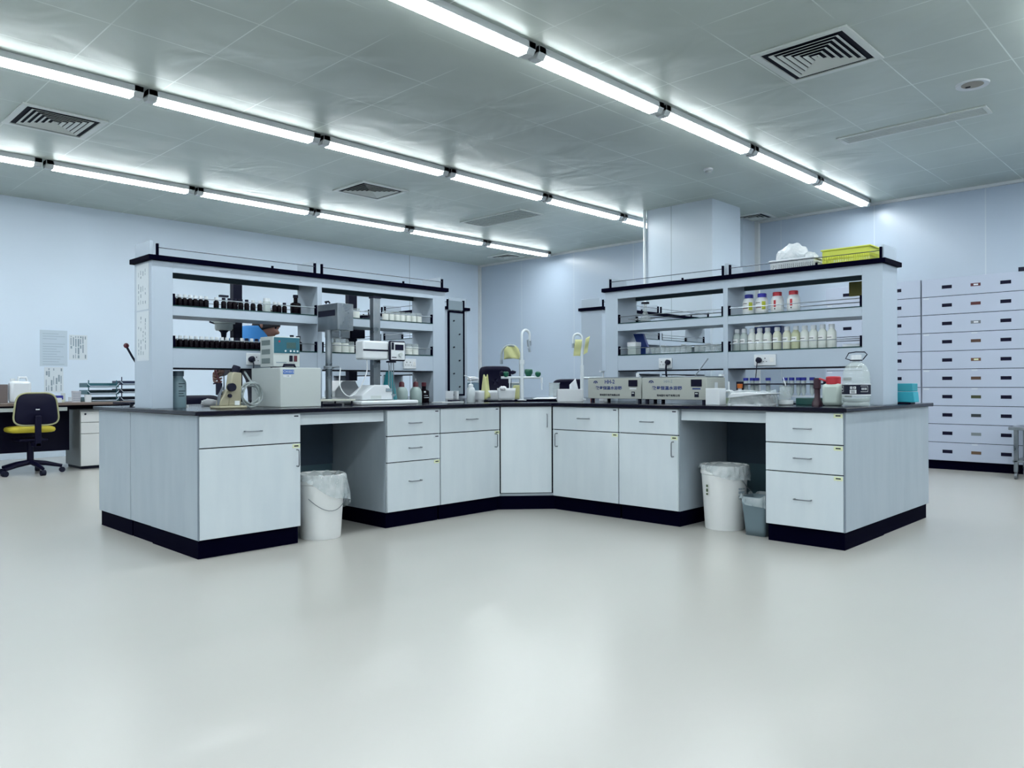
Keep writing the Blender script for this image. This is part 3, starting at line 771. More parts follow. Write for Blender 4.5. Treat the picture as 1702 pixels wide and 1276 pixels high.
# rear viscometer and stirrer on the far half of the left bench
t = thing('rotational_viscometer', 'rear white viscometer with a black display seen through the left shelf', 'laboratory instrument', (3.44, 5.16, T))
MB().box(-.15, .13, -.10, .16, 0, .04).build('platform', M_WHITE, t, bevel=.008)
m = MB(); m.prism([(-.13, .04), (.10, .04), (.10, .10), (.06, .17), (-.06, .17), (-.13, .09)], -.05, .1, 'y'); m.build('base', M_WHITE, t, bevel=.006)
MB().box(.04, .115, .01, .06, .17, .87).build('column', M_INK, t)
MB().box(-.155, .02, -.04, .06, .50, .58).build('head', M_WHITE, t, bevel=.01)
MB().box(.02, .15, -.05, .03, .505, .580).build('display', M_NAVY, t, bevel=.004)
t = thing('overhead_stirrer', 'overhead stirrer on a dark column behind the left shelf', 'laboratory instrument', (2.50, 5.12, T))
MB().box(.01, .075, .02, .07, .0, .86).build('column', M_INK, t)
MB().box(-.10, .11, -.08, .14, 0, .02).build('base', M_GREYP, t, bevel=.005)
m = MB(); m.lathe([(0, .515), (.052, .515), (.06, .53), (.06, .56), (.075, .562), (.075, .58), (0, .58)], -.055, .03, 0, seg=22); m.build('motor_head', M_GREYP, t)
m = MB(); m.lathe([(0, .44), (.012, .44), (.02, .50), (.034, .515), (0, .515)], -.055, .03, 0, seg=14); m.build('chuck', M_INK, t)
m = MB(); m.rod((-.055, .03, .44), (-.055, .03, .08), .004); m.build('shaft', M_STEEL, t)
MB().rod((-.12, .03, .56), (-.155, .03, .57), .006).build('speed_lever', M_INK, t)
t = thing('drill_press_lever', 'dark red ball-ended lever showing left of the left shelf', 'lever', (1.86, 5.20, T))
MB().box(0, .10, -.05, .05, 0, .02).build('base', M_INK, t)
MB().cyl(.05, 0, .02, .24, .016, seg=10).build('post', M_INK, t)
MB().tube([(.05, 0, .24), (.00, 0, .32), (-.035, 0, .385)], .007, 8).build('arm', M_INK, t)
MB().ball((-.037, 0, .392), .017).build('ball_grip', M_DKRED, t)
solo(MB().box(0, .17, 0, .20, 0, .012), 'notebook', M_INK, 'flat dark book on the worktop behind the left shelf pillar', 'book', (1.84, 5.18, T+.018), .2)
crumple('cloth', M_CLOTH, 'white cloth draped over a book behind the left shelf pillar', 'cloth', (1.90, 5.10, T), .07, .05, .022, 9)

# pump bottles and amber bottle under the right bay
def pump_bottle(label, x, y):
    t = thing('wash_bottle', label, 'bottle', (x, y, T), 0, 'red-capped wash bottles on the left bench')
    MB().lathe([(0, 0), (.044, 0), (.046, .006), (.046, .085), (.036, .108), (.018, .122), (0, .122)]).build('bottle_body', mat('pale_green_bottle', (.36, .47, .46), .3), t)
    MB().lathe([(0, .118), (.021, .118), (.020, .150), (.012, .160), (0, .162)], seg=14).build('cap', M_DKRED, t)
    MB().tube([(0, 0, .155), (0, 0, .185)], .003, 6).build('spout', M_CLEAR, t)
    return t
p0 = pump_bottle('left one of two translucent wash bottles with dark red caps', 3.600, 4.655)
dup(p0, 'right one of two translucent wash bottles with dark red caps', (3.715, 4.630, T))
b = make_bottle('reagent_bottle', 'black-brown solvent bottle with white label print at the shelf pillar', 'bottle', (3.835, 4.68, T), .042, .135, M_AMBER, M_DKRED, .03, .019, .4, .70)
for z, w, x in ((.075, .014, -.03), (.050, .035, -.03), (.035, .045, -.03)):
    MB().box(x, x+w, -.043, -.036, z, z+(.012 if z > .07 else .004)).build('label_print', M_PAPER, b)
t = solo(MB().box(-.04, .05, -.02, .03, 0, .05), 'carton', M_WHITE, 'small white carton behind the red-capped wash bottles', 'box', (3.62, 4.90, T), bevel=.003)
# notebooks near the corner
solo(MB().box(-.12, .12, -.05, .06, 0, .008), 'notebook', M_WHITE, 'flat white notebook near the worktop corner', 'book', (3.86, 4.42, T), .1, bevel=.001)
solo(MB().box(-.04, .09, -.02, .02, 0, .012), 'stapler', M_INK, 'black stapler lying on the white notebook', 'stapler', (3.90, 4.42, T+.0085), .3, bevel=.004)
m = MB(); m.box(0, .06, 0, .05, 0, .075)
solo(m, 'carton', M_WHITE, 'small pale carton under the pegboard', 'box', (4.95, 5.66, T), bevel=.002)
m = MB(); m.box(0, .03, 0, .04, 0, .075)
solo(m, 'carton', M_WHITE, 'narrow white carton beside the pale carton under the pegboard', 'box', (5.05, 5.66, T), bevel=.002)
# wash bottle by the corner
def squeeze(label, loc, rz=0):
    t = thing('squeeze_bottle', label, 'bottle', loc, rz)
    MB().lathe([(0, 0), (.030, 0), (.033, .005), (.033, .095), (.026, .112), (.016, .118), (0, .118)]).build('bottle_body', mat('cloudy_plastic', (.70, .78, .82), .35, alpha=.9), t)
    MB().lathe([(0, .116), (.019, .116), (.019, .135), (.010, .142), (0, .142)], seg=14).build('cap', M_WHITE, t)
    MB().tube([(0, 0, .14), (-.002, 0, .17), (-.018, 0, .19), (-.045, 0, .20), (-.065, 0, .205)], .0042, 8).build('spout', M_WHITE, t)
squeeze('milky squeeze wash bottle with bent spout at the worktop corner', (4.045, 4.37, T))

# ================================================================== CENTRE: SINK, TAPS, BASINS
t = thing('sink', 'black sink with a raised rim at the centre of the worktop', 'sink', (4.62, 4.30, T), R(-45+90-90), None)
t.rotation_euler = (0, 0, R(-45))
m = MB()
for a in ((-.36, .36, -.22, -.19), (-.36, .36, .16, .19), (-.36, -.33, -.19, .16), (.33, .36, -.19, .16)): m.box(a[0], a[1], a[2], a[3], 0.0006, .010)
m.build('rim', M_BLACK, t, bevel=.003)
MB().box(-.33, .33, -.19, .16, .0006, .002).build('basin_floor', M_DARK, t)

def basin(label, loc, rz, w, d, h, m=M_WHITE):
    t = thing('plastic_basin', label, 'basin', loc, rz, 'white basins by the sink')
    def wall(u, v):
        # rounded rectangle tapered downwards
        a = 2*pi*u; c, s_ = cos(a), sin(a)
        e = .35; x = (abs(c)**e)*(1 if c > 0 else -1); y = (abs(s_)**e)*(1 if s_ > 0 else -1)
        k = .86 + .14*v
        return (w/2*x*k, d/2*y*k, h*v)
    MB().grid(wall, 40, 5, True).build('basin_wall', m, t, solid=.003)
    MB().box(-w*.42, w*.42, -d*.42, d*.42, 0, .004).build('basin_floor', m, t)
    return t
basin('left white plastic basin behind the squeeze bottle', (4.50, 4.66, T+.001), R(-25), .24, .18, .085)
basin('right white plastic basin with a cloth over its rim, nearest the tall tap', (4.425, 4.36, T+.011), R(-45), .15, .15, .095)
crumple('cloth', M_CLOTH, 'white cloth ball on the rim of the right basin', 'cloth', (4.36, 4.335, T+.09), .028, .028, .035, 5)
def rag(name, m, label, cat, loc, rz, fn, nu=10, nv=10):
    b = MB().grid(fn, nu, nv)
    return solo(b, name, m, label, cat, loc, rz, solid=.002, sharp=80)
rag('rubber_glove', M_YELRAG, 'pale yellow rubber glove standing out of the left white basin', 'glove', (4.43, 4.60, T+.02), R(-45),
    lambda u, v: ((-.05+.085*u)*(1-.55*v), .012*sin(u*7+v*3), .19*v + .012*sin(u*9)))
rag('cleaning_cloth', M_YELRAG, 'pale yellow cloth leaning behind the right basin', 'cloth', (4.66, 4.50, T+.012), R(-45),
    lambda u, v: (-.045+.09*u, .012*sin(u*5), .13*v*min(1, u*2.2)*(1-.1*v)+.001))

def gooseneck(parent, base, height, reach, r, m, ang, name='spout'):
    x, y, z = base; pts = [(x, y, z), (x, y, z+height-reach/2)]
    for k in range(1, 11):
        a = pi*k/10
        pts.append((x + cos(ang)*reach/2*(1-cos(a)), y + sin(ang)*reach/2*(1-cos(a)), z+height-reach/2+reach/2*sin(a)))
    e = pts[-1]; pts.append((e[0], e[1], e[2]-.05))
    MB().tube(pts, r, 12).build(name, m, parent)
    MB().cyl(e[0], e[1], e[2]-.085, e[2]-.045, r*1.25, seg=12).build('nozzle', M_CHROME, parent)
def tap_arm(parent, z, x0, x1, y=0, knobs=(), m=M_PIPE):
    a = MB().rod((x0, y, z), (x1, y, z), .010).build('cross_pipe', m, parent)
    for kx, up in knobs:
        MB().lathe([(0, 0), (.012, 0), (.024, .018), (.024, .035), (.015, .045), (0, .045)], kx, y, z+.004 if up else z-.02, seg=10).build('valve_knob', M_GREEN, a)
        MB().tube([(kx+.03, y, z), (kx+.03, y, z-.045)], .010, 10).build('outlet', m, a)
        MB().tube([(kx+.03, y, z-.04), (kx+.03, y, z-.10)], .005, 8).build('outlet_tip', m, a)
t = thing('laboratory_tap', 'tall white three-way laboratory tap with green valve knobs at the sink', 'tap', (4.56, 4.315, T), R(-45))
MB().lathe([(0, 0), (.038, 0), (.036, .010), (.016, .016), (0, .016)], seg=20).build('base_flange', M_PIPE, t)
MB().cyl(0, 0, .012, .31, .0145, seg=16).build('column', M_PIPE, t)
MB().cyl(0, 0, .30, .335, .020, seg=16).build('collar', M_PIPE, t)
gooseneck(t, (0, 0, .33), .25, .085, .011, M_PIPE, R(-140+180))
MB().tube([(.055, .02, .43), (.05, .02, .50), (.065, .02, .40)], .010, 8).build('side_spout', M_CHROME, t)
tap_arm(t, .192, -.17, .15, 0, ((-.13, True), (.13, True)))
MB().lathe([(0, 0), (.018, 0), (.034, .030), (.034, .052), (.028, .060), (0, .060)], .055, .03, .20, seg=8).build('valve_knob', M_GREEN, t)
MB().ball((-.165, .0, .225), .024, sub=1).build('valve_knob', M_NAVY, t)
MB().ball((-.075, .04, .235), .022, (1.5, .8, .8), sub=1).build('valve_knob', M_NAVY, t)
t = thing('laboratory_tap', 'left rear gooseneck tap draped with a yellow cloth', 'tap', (5.05, 4.80, T), R(-45))
MB().lathe([(0, 0), (.03, 0), (.03, .010), (.014, .016), (0, .016)], seg=16).build('base_flange', M_PIPE, t)
gooseneck(t, (0, 0, .01), .48, .17, .010, M_HOSE, pi)
rag('cleaning_cloth', M_YELRAG, 'yellow cloth hung on the left rear gooseneck tap', 'cloth', (5.05, 4.795, T+.37), R(-45),
    lambda u, v: (-.15+.145*u, .012*sin(u*9+v*4), (.02+.105*v)*(sin(pi*(.12+.8*u))**.5)-.02*(1-v)), 14, 8)
t = thing('laboratory_tap', 'right rear gooseneck tap with two yellow cloths on its neck', 'tap', (5.19, 4.20, T), R(-45))
MB().lathe([(0, 0), (.034, 0), (.034, .012), (.017, .018), (0, .018)], seg=16).build('base_flange', M_PIPE, t)
MB().cyl(0, 0, .012, .30, .016, seg=14).build('column', M_PIPE, t)
gooseneck(t, (0, 0, .29), .28, .075, .010, M_PIPE, pi)
MB().rod((0, 0, .19), (.19, 0, .19), .010).build('cross_pipe', M_PIPE, t)
rag('cleaning_cloth', M_YELRAG, 'yellow cloth inside the bend of the right rear gooseneck tap', 'cloth', (5.19, 4.20, T+.38), R(-45),
    lambda u, v: (-.075+.06*u+.015*v, -.014+.008*sin(v*6), .14*v), 8, 8)
rag('cleaning_cloth', M_YELRAG, 'folded yellow cloth to the right of the right rear gooseneck', 'cloth', (5.19, 4.20, T+.39), R(-45),
    lambda u, v: (.012+.035*u+.02*v, -.012+.008*sin(v*6), .14*v+.02*u), 8, 8)
# tissue box, beakers, cloth by the sink
t = thing('tissue_box', 'white square box right of the sink with a tissue sticking out', 'box', (4.70, 3.93, T), R(-45))
MB().box(-.10, .10, -.07, .07, 0, .098).build('carton', M_WHITE, t, bevel=.002)
MB().grid(lambda u, v: (.0+.07*u*(1-.3*v), .01*sin(u*8), .098+.085*v*(.4+.6*u)), 8, 6).build('tissue', M_CLOTH, t, solid=.001)
def beaker(label, loc, r, h, grp=None, m=M_CLEAR):
    t = thing('beaker', label, 'beaker', loc, 0, grp)
    MB().lathe([(0, .002), (r*.94, .002), (r, .01), (r, h-.004), (r*1.08, h), (r*1.02, h), (r*.95, h-.006), (r*.94, .014), (0, .010)], seg=20).build('glass_wall', m, t)
    MB().lathe([(r*.98, h-.004), (r*1.08, h), (r*1.10, h+.002), (r*.98, h+.001)], seg=20).build('rim', M_WHITE, t)
    return t
beaker('clear glass beaker on the crumpled cloth by the sink', (4.86, 4.23, T+.032), .045, .115)
crumple('cloth', M_CLOTH, 'crumpled white cloth spread right of the sink under the beaker', 'cloth', (4.80, 4.20, T+.011), .17, .14, .020, 12, R(-45))
MB_ = MB()
# back centre: plastic tubs and soap bottles
t = thing('soap_dispenser', 'white pump soap dispenser behind the first water bath', 'dispenser', (5.10, 3.90, T))
MB().lathe([(0, 0), (.036, 0), (.036, .14), (.014, .17), (0, .17)]).build('bottle_body', M_WHITE, t)
m = MB(); m.cyl(0, 0, .17, .235, .007, seg=10); m.box(-.045, .012, -.009, .009, .235, .247); m.build('pump', M_WHITE, t)
make_bottle('small_bottle', 'small orange-brown bottle beside the white soap dispenser', 'bottle', (4.98, 3.92, T), .018, .16, mat('orange_brown', (.30, .07, .02), .3), mat('orange_brown', (.3, .1, .02)), .02, .012)
make_bottle('small_bottle', 'slim white-capped tube standing behind the first water bath', 'bottle', (4.90, 3.42, T), .014, .20, M_CLEAR, M_WHITE, .03, .012)
make_bottle('small_bottle', 'short white bottle at the right shelf pillar behind the first water bath', 'bottle', (4.93, 3.74, T), .018, .17, M_WHITE, M_WHITE, .02, .014)

# ================================================================== RIGHT WORKTOP
def water_bath(label, y, w, x, big, faded):
    t = thing('water_bath', label, 'laboratory instrument', (x, y, T), RA, 'pale grey water baths on the right bench')
    MB().box(0, w, 0, .24, .030, .178).build('casing', mat('bath_enamel', (.46, .49, .46), .42), t, bevel=.003)
    MB().box(.006, w-.006, .006, .234, .178, .186).build('lid', M_STEEL, t, bevel=.002)
    for px in (.03, w-.03):
        for py in (.02, .22): MB().cyl(px, py, 0, .031, .013, seg=12).build('foot', M_INK, t)
    text(t, 'HH-2', w*.42, .152, .040 if not faded else .030, M_BLUEINK if not faded else M_INKG, bold=.0009 if not faded else 0)
    text(t, '\u6570\u663e\u6052\u6e29\u6c34\u6d74\u9505', w*.40, .106, .027, M_BLUEINK, sx=1.25, bold=.0008)
    text(t, '\u5e38\u5dde\u56fd\u534e\u7535\u5668\u6709\u9650\u516c\u53f8', w*.42, .056, .016, M_INK, sx=1.15, bold=.0004)
    m = MB()
    for k in range(13):
        a = pi*k/12
        m.box(w*.15+.016*cos(a)-.003, w*.15+.016*cos(a)+.003, -.001, 0, .146+.011*sin(a)-.003, .146+.011*sin(a)+.004)
    m.box(w*.15-.006, w*.15+.006, -.001, 0, .142, .150)
    m.build('logo', M_BLUEINK, t)
    MB().box(w*.77, w*.93, -.003, 0, .118, .165).build('display_window', M_NAVY, t, bevel=.001)
    MB().box(w*.79, w*.91, -.001, 0, .098, .108).build('button_strip', M_WHITE if not faded else M_BLUEINK, t)
    s = MB().box(w*.825, w*.885, -.005, 0, .048, .082).build('power_switch', M_INK, t, bevel=.001)
    MB().box(w*.835, w*.875, -.0056, -.005, .068, .075).build('switch_mark', M_GREYP, s)
    return t
water_bath('left water bath with bold blue HH-2 lettering, nearest the sink', 3.625, .480, 4.55, True, False)
wb = water_bath('right water bath with faded HH-2 lettering, under the double socket', 3.105, .505, 4.50, True, True)
MB().box(.5055, .5065, .10, .14, .105, .145).build('side_label', M_PAPER, wb)
MB().box(.48, .50, .20, .24, .186, .200).build('lid_tab', M_WHITE, wb)
t = solo(MB().rod((0, 0, .0), (.02, -.09, .12), .004), 'glass_rod', M_STEEL, 'thin metal rod leaning on the lid of the right water bath', 'rod', (4.62, 2.76, T+.186))
t = thing('carton', 'plain white carton standing at the end of the right water bath', 'box', (4.455, 2.583, T), RA)
MB().box(0, .102, 0, .08, 0, .107).build('body', M_WHITE, t, bevel=.002)
# dish stack
t = thing('tape_dispenser', 'pale green ring-shaped tape dispenser right of the white carton', 'tape dispenser', (4.56, 2.515, T), RA)
MB().box(-.005, .08, -.02, .03, 0, .006).build('base', M_WHITE, t)
MB().box(.0, .055, -.012, .02, .006, .045).build('pad', mat('pale_green', (.45, .55, .42), .5), t)
m = MB(); m.tube([(.042+.05*cos(pi*k/10), 0, .05+.038*sin(pi*k/10)) for k in range(11)], .009, 8); m.build('arch', M_WHITE, t)
MB().cyl(.03, .02, .006, .15, .005, seg=8).build('upright_tube', M_WHITE, t)
# balance wrapped in a bag
t = thing('balance', 'white electronic balance wrapped in clear plastic on the right bench', 'balance', (4.43, 2.405, T), RA)
m = MB(); m.prism([(0, .012), (.22, .012), (.22, .055), (.09, .066), (.02, .050)], 0, .20, 'y'); m.build('body', M_NAVY, t, bevel=.008)
m = MB(); m.prism([(-.005, .045), (.15, .062), (.245, .070), (.245, .076), (.13, .083), (.02, .075)], -.01, .20, 'y'); m.build('weighing_pan', M_WHITE, t, bevel=.008)
def wrap(u, v):
    a = 2*pi*u; e = .4; c, s_ = cos(a), sin(a)
    x = (abs(c)**e)*(1 if c > 0 else -1); y = (abs(s_)**e)*(1 if s_ > 0 else -1)
    k = (1.0-.12*v) * (1+.03*sin(a*9+v*5))
    return (.115+.135*x*k, .10+.115*y*k, .004+.088*v+.006*sin(a*7))
b = MB().grid(wrap, 48, 6, True); b.build('plastic_wrap', M_BAG, t, sharp=80)
MB().box(-.0, .22, -.01, .20, .0, .012).build('tray', M_WHITE, t)
# test tube rack
t = thing('test_tube_rack', 'long dark test tube rack under the right shelf', 'test tube rack', (4.93, 2.60, T), RA)
MB().box(0, .62, -.035, .035, .128, .137).build('upper_plate', M_INK, t)
MB().box(.0, .62, -.035, .035, .05, .056).build('middle_plate', M_WHITE, t)
MB().box(.0, .62, -.035, .035, .0, .008).build('bottom_plate', M_INK, t)
for x in (0, .60): MB().box(x, x+.02, -.035, .035, 0, .15).build('end_plate', M_INK, t)
tube0 = None
for i, y in enumerate([2.547, 2.498, 2.466, 2.385, 2.267, 2.222, 2.175, 2.141, 2.085]):
    lab = '%s blue-capped centrifuge tube from the left in the test tube rack' % ORD[i]
    if tube0 is None:
        tube0 = thing('centrifuge_tube', lab, 'test tube', (4.93, y, T+.056), RA, 'blue-capped tubes in the rack')
        MB().lathe([(0, .0), (.004, 0), (.0145, .022), (.0145, .105), (0, .105)], seg=14).build('tube_body', M_FROST, tube0)
        MB().lathe([(0, .10), (.0175, .10), (.0175, .119), (0, .119)], seg=14).build('cap', M_BLUE, tube0)
    else: dup(tube0, lab, (4.93, y, T+.056), RA)
t = make_bottle('sample_vial', 'orange-capped sample vial at the left end of the tube rack', 'vial', (4.86, 2.555, T), .015, .115, M_WHITE, mat('orange_cap', (.62, .16, .02), .4), .03, .018, .8)
t = solo(MB().lathe([(0, 0), (.033, 0), (.030, .02), (.017, .05), (.017, .10), (.022, .105), (.021, .168), (0, .17)], seg=16), 'burette_clamp_post', mat('maroon_post', (.035, .006, .02), .4),
    'dark maroon tapered post in front of the right end of the tube rack', 'post', (4.72, 1.965, T))
for i, (y, x) in enumerate(((2.14, 4.66), (2.24, 4.86))):
    beaker('%s clear beaker before the tube rack, right of the wrapped balance' % ('front' if i == 0 else 'rear'), (x, y, T+(.033 if i == 0 else 0)), .036, .085)
t = thing('mortar_bowl', 'low white ceramic bowl holding a clear beaker on the right bench', 'bowl', (4.66, 2.14, T))
MB().lathe([(0, 0), (.038, 0), (.046, .008), (.046, .032), (.042, .032), (.040, .010), (0, .008)], seg=24).build('bowl_wall', M_WHITE, t)
solo(MB().rod((0, 0, 0), (.015, .05, .13), .003), 'glass_rod', M_CLOTH, 'white stirring rod leaning in the front beaker', 'rod', (4.655, 2.11, T+.045))
solo(MB().box(0, .18, 0, .09, 0, .045), 'instrument_case', mat('dark_green_case', (.02, .10, .09), .4), 'dark green box behind the maroon post', 'box', (4.76, 2.12, T), RA, bevel=.004)
# white jug with red cap
t = thing('jerry_can', 'small pale green jug with a red cap beside the water bottle', 'jug', (4.70, 1.858, T), RA)
MB().box(-.058, .058, -.045, .045, 0, .135).build('jug_body', mat('jug_pale_green', (.56, .66, .62), .35), t, bevel=.022)
MB().lathe([(0, .130), (.042, .130), (.042, .172), (.036, .178), (0, .178)], seg=18).build('cap', M_RED, t)
MB().rod((-.035, -.02, .15), (-.075, -.03, .165), .006).build('nozzle', M_RED, t)
solo(MB().box(0, .05, 0, .04, 0, .10), 'adapter_block', M_INK, 'black block between the maroon post and the red-capped jug', 'adapter', (4.80, 1.955, T), RA, bevel=.004)
# five litre water bottle
t = thing('water_bottle', 'large clear water bottle with a black and white label and handle', 'bottle', (4.62, 1.695, T), RA)
prof = [(0, .004), (.062, .0), (.074, .008), (.074, .018), (.070, .026), (.075, .034), (.075, .048), (.072, .054), (.076, .062), (.076, .135), (.073, .142), (.076, .15), (.076, .168), (.073, .175), (.074, .185),
        (.070, .205), (.055, .235), (.034, .255), (.022, .262), (.022, .280), (0, .282)]
M_PET = mat('clear_bottle_plastic', (.72, .82, .82), .06, alpha=.38)
MB().lathe(prof, seg=32).build('bottle_body', M_PET, t)
MB().lathe([(0, .006), (.068, .006), (.071, .03), (.071, .048), (0, .048)], seg=24).build('remaining_water', mat('water', (.30, .40, .40), .05, alpha=.55), t)
lb = MB().lathe([(.0768, .072), (.0775, .072), (.0775, .127), (.0768, .127)], seg=32).build('label_band', M_INK, t)
m = MB().lathe([(.0770, .066), (.0777, .066), (.0777, .071), (.0770, .071)], seg=32); m.lathe([(.0770, .128), (.0777, .128), (.0777, .132), (.0770, .132)], seg=32); m.build('label_border', M_WHITE, lb)
m = MB()
def curved(mm, a0, a1, z0, z1, r=.0780):
    mm.grid(lambda u, v: (r*cos(-pi/2+a0+(a1-a0)*u), r*sin(-pi/2+a0+(a1-a0)*u), z0+(z1-z0)*v), 5, 2)
curved(m, -.10, .36, .076, .098); curved(m, -.08, .10, .103, .117); curved(m, .16, .34, .103, .117)
m.build('barcode_patch', M_WHITE, lb)
m = MB()
for k in range(9): curved(m, .0+k*.03, .0+k*.03+(.012 if k % 3 else .02), .079, .095, .0784)
curved(m, -.01, .03, .107, .113, .0784); curved(m, .22, .28, .107, .113, .0784); m.build('barcode', M_INK, lb)
m = MB()
for a0 in (-1.0, .95):
    curved(m, a0-.3, a0+.3, .119, .121); curved(m, a0-.3, a0+.3, .086, .088); curved(m, a0+.28, a0+.31, .088, .119)
    for k in range(4): curved(m, a0-.22+k*.11, a0-.16+k*.11, .097, .110)
m.build('label_print', M_WHITE, lb)
MB().cyl(0, 0, .272, .300, .030, seg=20).build('cap', M_WHITE, t)
MB().tube([(-.028, 0, .270), (-.060, 0, .280), (-.042, 0, .312), (.0, 0, .318), (.048, 0, .316), (.062, 0, .302), (.038, 0, .272)], .0032, 8).build('handle', M_INK, t)
MB().lathe([(.022, .266), (.034, .266), (.034, .272), (.022, .272)], seg=20).build('neck_ring', M_INK, t)
# blue mask boxes at end
solo(MB().prism([(-.055, 0), (.055, 0), (.048, .068), (-.05, .068)], -.05, .05, 'y'), 'mask_box', mat('cyan_box', (.03, .42, .55), .5), 'lower turquoise soft pouch behind the right shelf pillar', 'pouch', (5.40, 1.655, T+.012), RA, bevel=.004)
solo(MB().box(-.05, .045, -.05, .05, 0, .052), 'mask_box', mat('cyan_box2', (.03, .36, .46), .5), 'upper turquoise box stacked on the turquoise pouch', 'box', (5.40, 1.655, T+.082), RA, bevel=.004)
solo(MB().box(-.05, .03, -.045, .045, 0, .011), 'pouch_stand', M_NAVY, 'thin navy tray under the turquoise pouch', 'tray', (5.40, 1.655, T), RA)

# ================================================================== RIGHT SHELF
def big_jar(label, y, cap, stripe, red):
    t = thing('chemical_jar', label, 'jar', (5.12, y, 1.408), RA, 'four labelled chemical jars on the upper right shelf')
    MB().lathe([(0, 0), (.040, 0), (.043, .006), (.043, .090), (.036, .112), (.028, .120), (0, .120)], seg=22).build('jar_body', M_WHITE, t)
    MB().lathe([(0, .118), (.030, .118), (.031, .142), (.028, .146), (0, .146)], seg=22).build('cap', cap, t)
    def cur(a0, a1, z0, z1, m, nm, r=.0436):
        return MB().grid(lambda u, v: (r*cos(-pi/2+a0+(a1-a0)*u), r*sin(-pi/2+a0+(a1-a0)*u), z0+(z1-z0)*v), 7, 2).build(nm, m, t)
    cur(-1.1, 1.1, .02, .092, M_WARM, 'label_paper')
    if red:
        cur(-.14, .22, .042, .088, M_RED, 'red_stripe', .0440)
        cur(-.05, .12, .024, .034, M_INK, 'label_print', .0440)
    else:
        cur(.42, 1.0, .032, .088, mat('olive_yellow', (.50, .55, .03), .5), 'yellow_panel', .0440)
        cur(-.85, .15, .078, .082, M_INK, 'label_print', .0440)
        cur(-.85, .3, .044, .049, M_DKRED, 'label_print', .0440)
    return t
big_jar('far-left white chemical jar with navy cap and yellow stripe', 2.618, M_BLUE, None, False)
big_jar('second white chemical jar with blue cap and yellow stripe', 2.520, mat('bright_blue_cap', (.03, .03, .5), .35), None, False)
big_jar('third white chemical jar with red cap and red stripe', 2.408, M_RED, None, True)
big_jar('far-right white chemical jar with red cap and red stripe', 2.292, M_RED, None, True)
M_YEL1 = mat('yellowish_bottle', (.62, .66, .44), .35, alpha=.95)
M_YEL2 = mat('cream_bottle', (.70, .73, .60), .35)
protos = {}
def plastic_bottle(key, label, loc, body):
    if key in protos: return dup(protos[key], label, loc, RA)
    t = thing('plastic_bottle', label, 'bottle', loc, RA, 'white-capped bottles on the lower right shelf')
    MB().lathe([(0, 0), (.028, 0), (.0295, .005), (.0295, .100), (.026, .112), (.016, .126), (.016, .130), (0, .130)], seg=20).build('bottle_body', body, t)
    MB().lathe([(0, .129), (.0185, .129), (.0185, .152), (.016, .156), (0, .156)], seg=18).build('cap', M_WHITE, t)
    lp = MB().grid(lambda u, v: (.0302*cos(-pi/2-.3+(u-.5)*1.7), .0302*sin(-pi/2-.3+(u-.5)*1.7), .052+.032*v), 8, 2).build('label_paper', M_WARM, t)
    MB().grid(lambda u, v: (.0306*cos(-pi/2-.3+(u-.5)*1.2), .0306*sin(-pi/2-.3+(u-.5)*1.2), .067+.004*v), 8, 2).build('label_print', M_INK, lp)
    protos[key] = t
    return t
ys = [2.700, 2.645, 2.585, 2.528, 2.470, 2.400, 2.330, 2.268, 2.206, 2.146, 2.086, 2.026]
kd = 'gfwwwyyYwwww'
for i, y in enumerate(ys):
    k = kd[i]
    body = {'g': M_FROST, 'f': M_FROST, 'w': M_MILK, 'y': M_YEL2, 'Y': M_YEL1}[k]
    plastic_bottle(k, '%s white-capped plastic bottle from the left on the lower right shelf' % ORD[i], (5.10, y, 1.155), body)
solo(MB().box(0, .20, 0, .09, 0, .17), 'storage_box', mat('royal_blue_folder', (.01, .05, .30), .4), 'royal blue box behind the white-capped bottles', 'box', (5.16, 2.60, 1.155), RA, bevel=.004)
t = solo(MB().box(-.05, .08, -.04, .04, 0, .02), 'paper_stack', M_PAPER, 'small stack of papers at the right end of the lower right shelf', 'papers', (5.12, 1.90, 1.155), RA)
# left bay
t = thing('specimen_box', 'small white lidded box at the left end of the lower right shelf', 'box', (5.11, 3.60, 1.155), RA)
MB().box(-.04, .04, -.035, .035, 0, .065).build('box_body', M_FROST, t, bevel=.003)
MB().box(-.042, .042, -.037, .037, .065, .100).build('lid', M_WHITE, t, bevel=.003)
m = MB(); m.hexa([(0, 0, 0), (.09, 0, 0), (.09, .03, 0), (0, .03, 0), (-.09, .02, .175), (-.0, .02, .175), (-.0, .05, .175), (-.09, .05, .175)])
solo(m, 'file_folder', mat('royal_blue_folder', (.01, .05, .30), .4), 'slanted royal blue file folder on the lower right shelf', 'folder', (5.19, 3.59, 1.155), RA, bevel=.002)
b0 = None
for i in range(14):
    y = 3.46 - i*.046 - (.02 if i > 8 else 0); s = 1 + (.25 if i % 4 == 3 else 0)
    lab = '%s clear glass beaker from the left on the lower right shelf' % ORD[i]
    if b0 is None: b0 = beaker(lab, (5.10, y, 1.155), .020, .050, 'glass beakers on the lower right shelf')
    else: c = dup(b0, lab, (5.10, y, 1.155)); c.scale = (1, 1, s)
t = thing('conical_flask', 'stoppered conical flask with dark stopper on the upper right shelf', 'flask', (5.12, 3.50, 1.408), RA)
MB().lathe([(0, 0), (.048, 0), (.050, .006), (.014, .085), (.013, .145), (.016, .15), (0, .15)], seg=20).build('glass_wall', M_CLEAR, t)
MB().lathe([(0, .148), (.032, .148), (.032, .160), (0, .160)], seg=16).build('stopper', M_INK, t)
t = thing('wire_tray', 'low black wire tray beside the conical flask on the upper right shelf', 'tray', (5.12, 3.62, 1.408), RA)
m = MB(); m.box(0, .17, -.06, .06, 0, .004); m.build('tray_floor', M_INK, t)
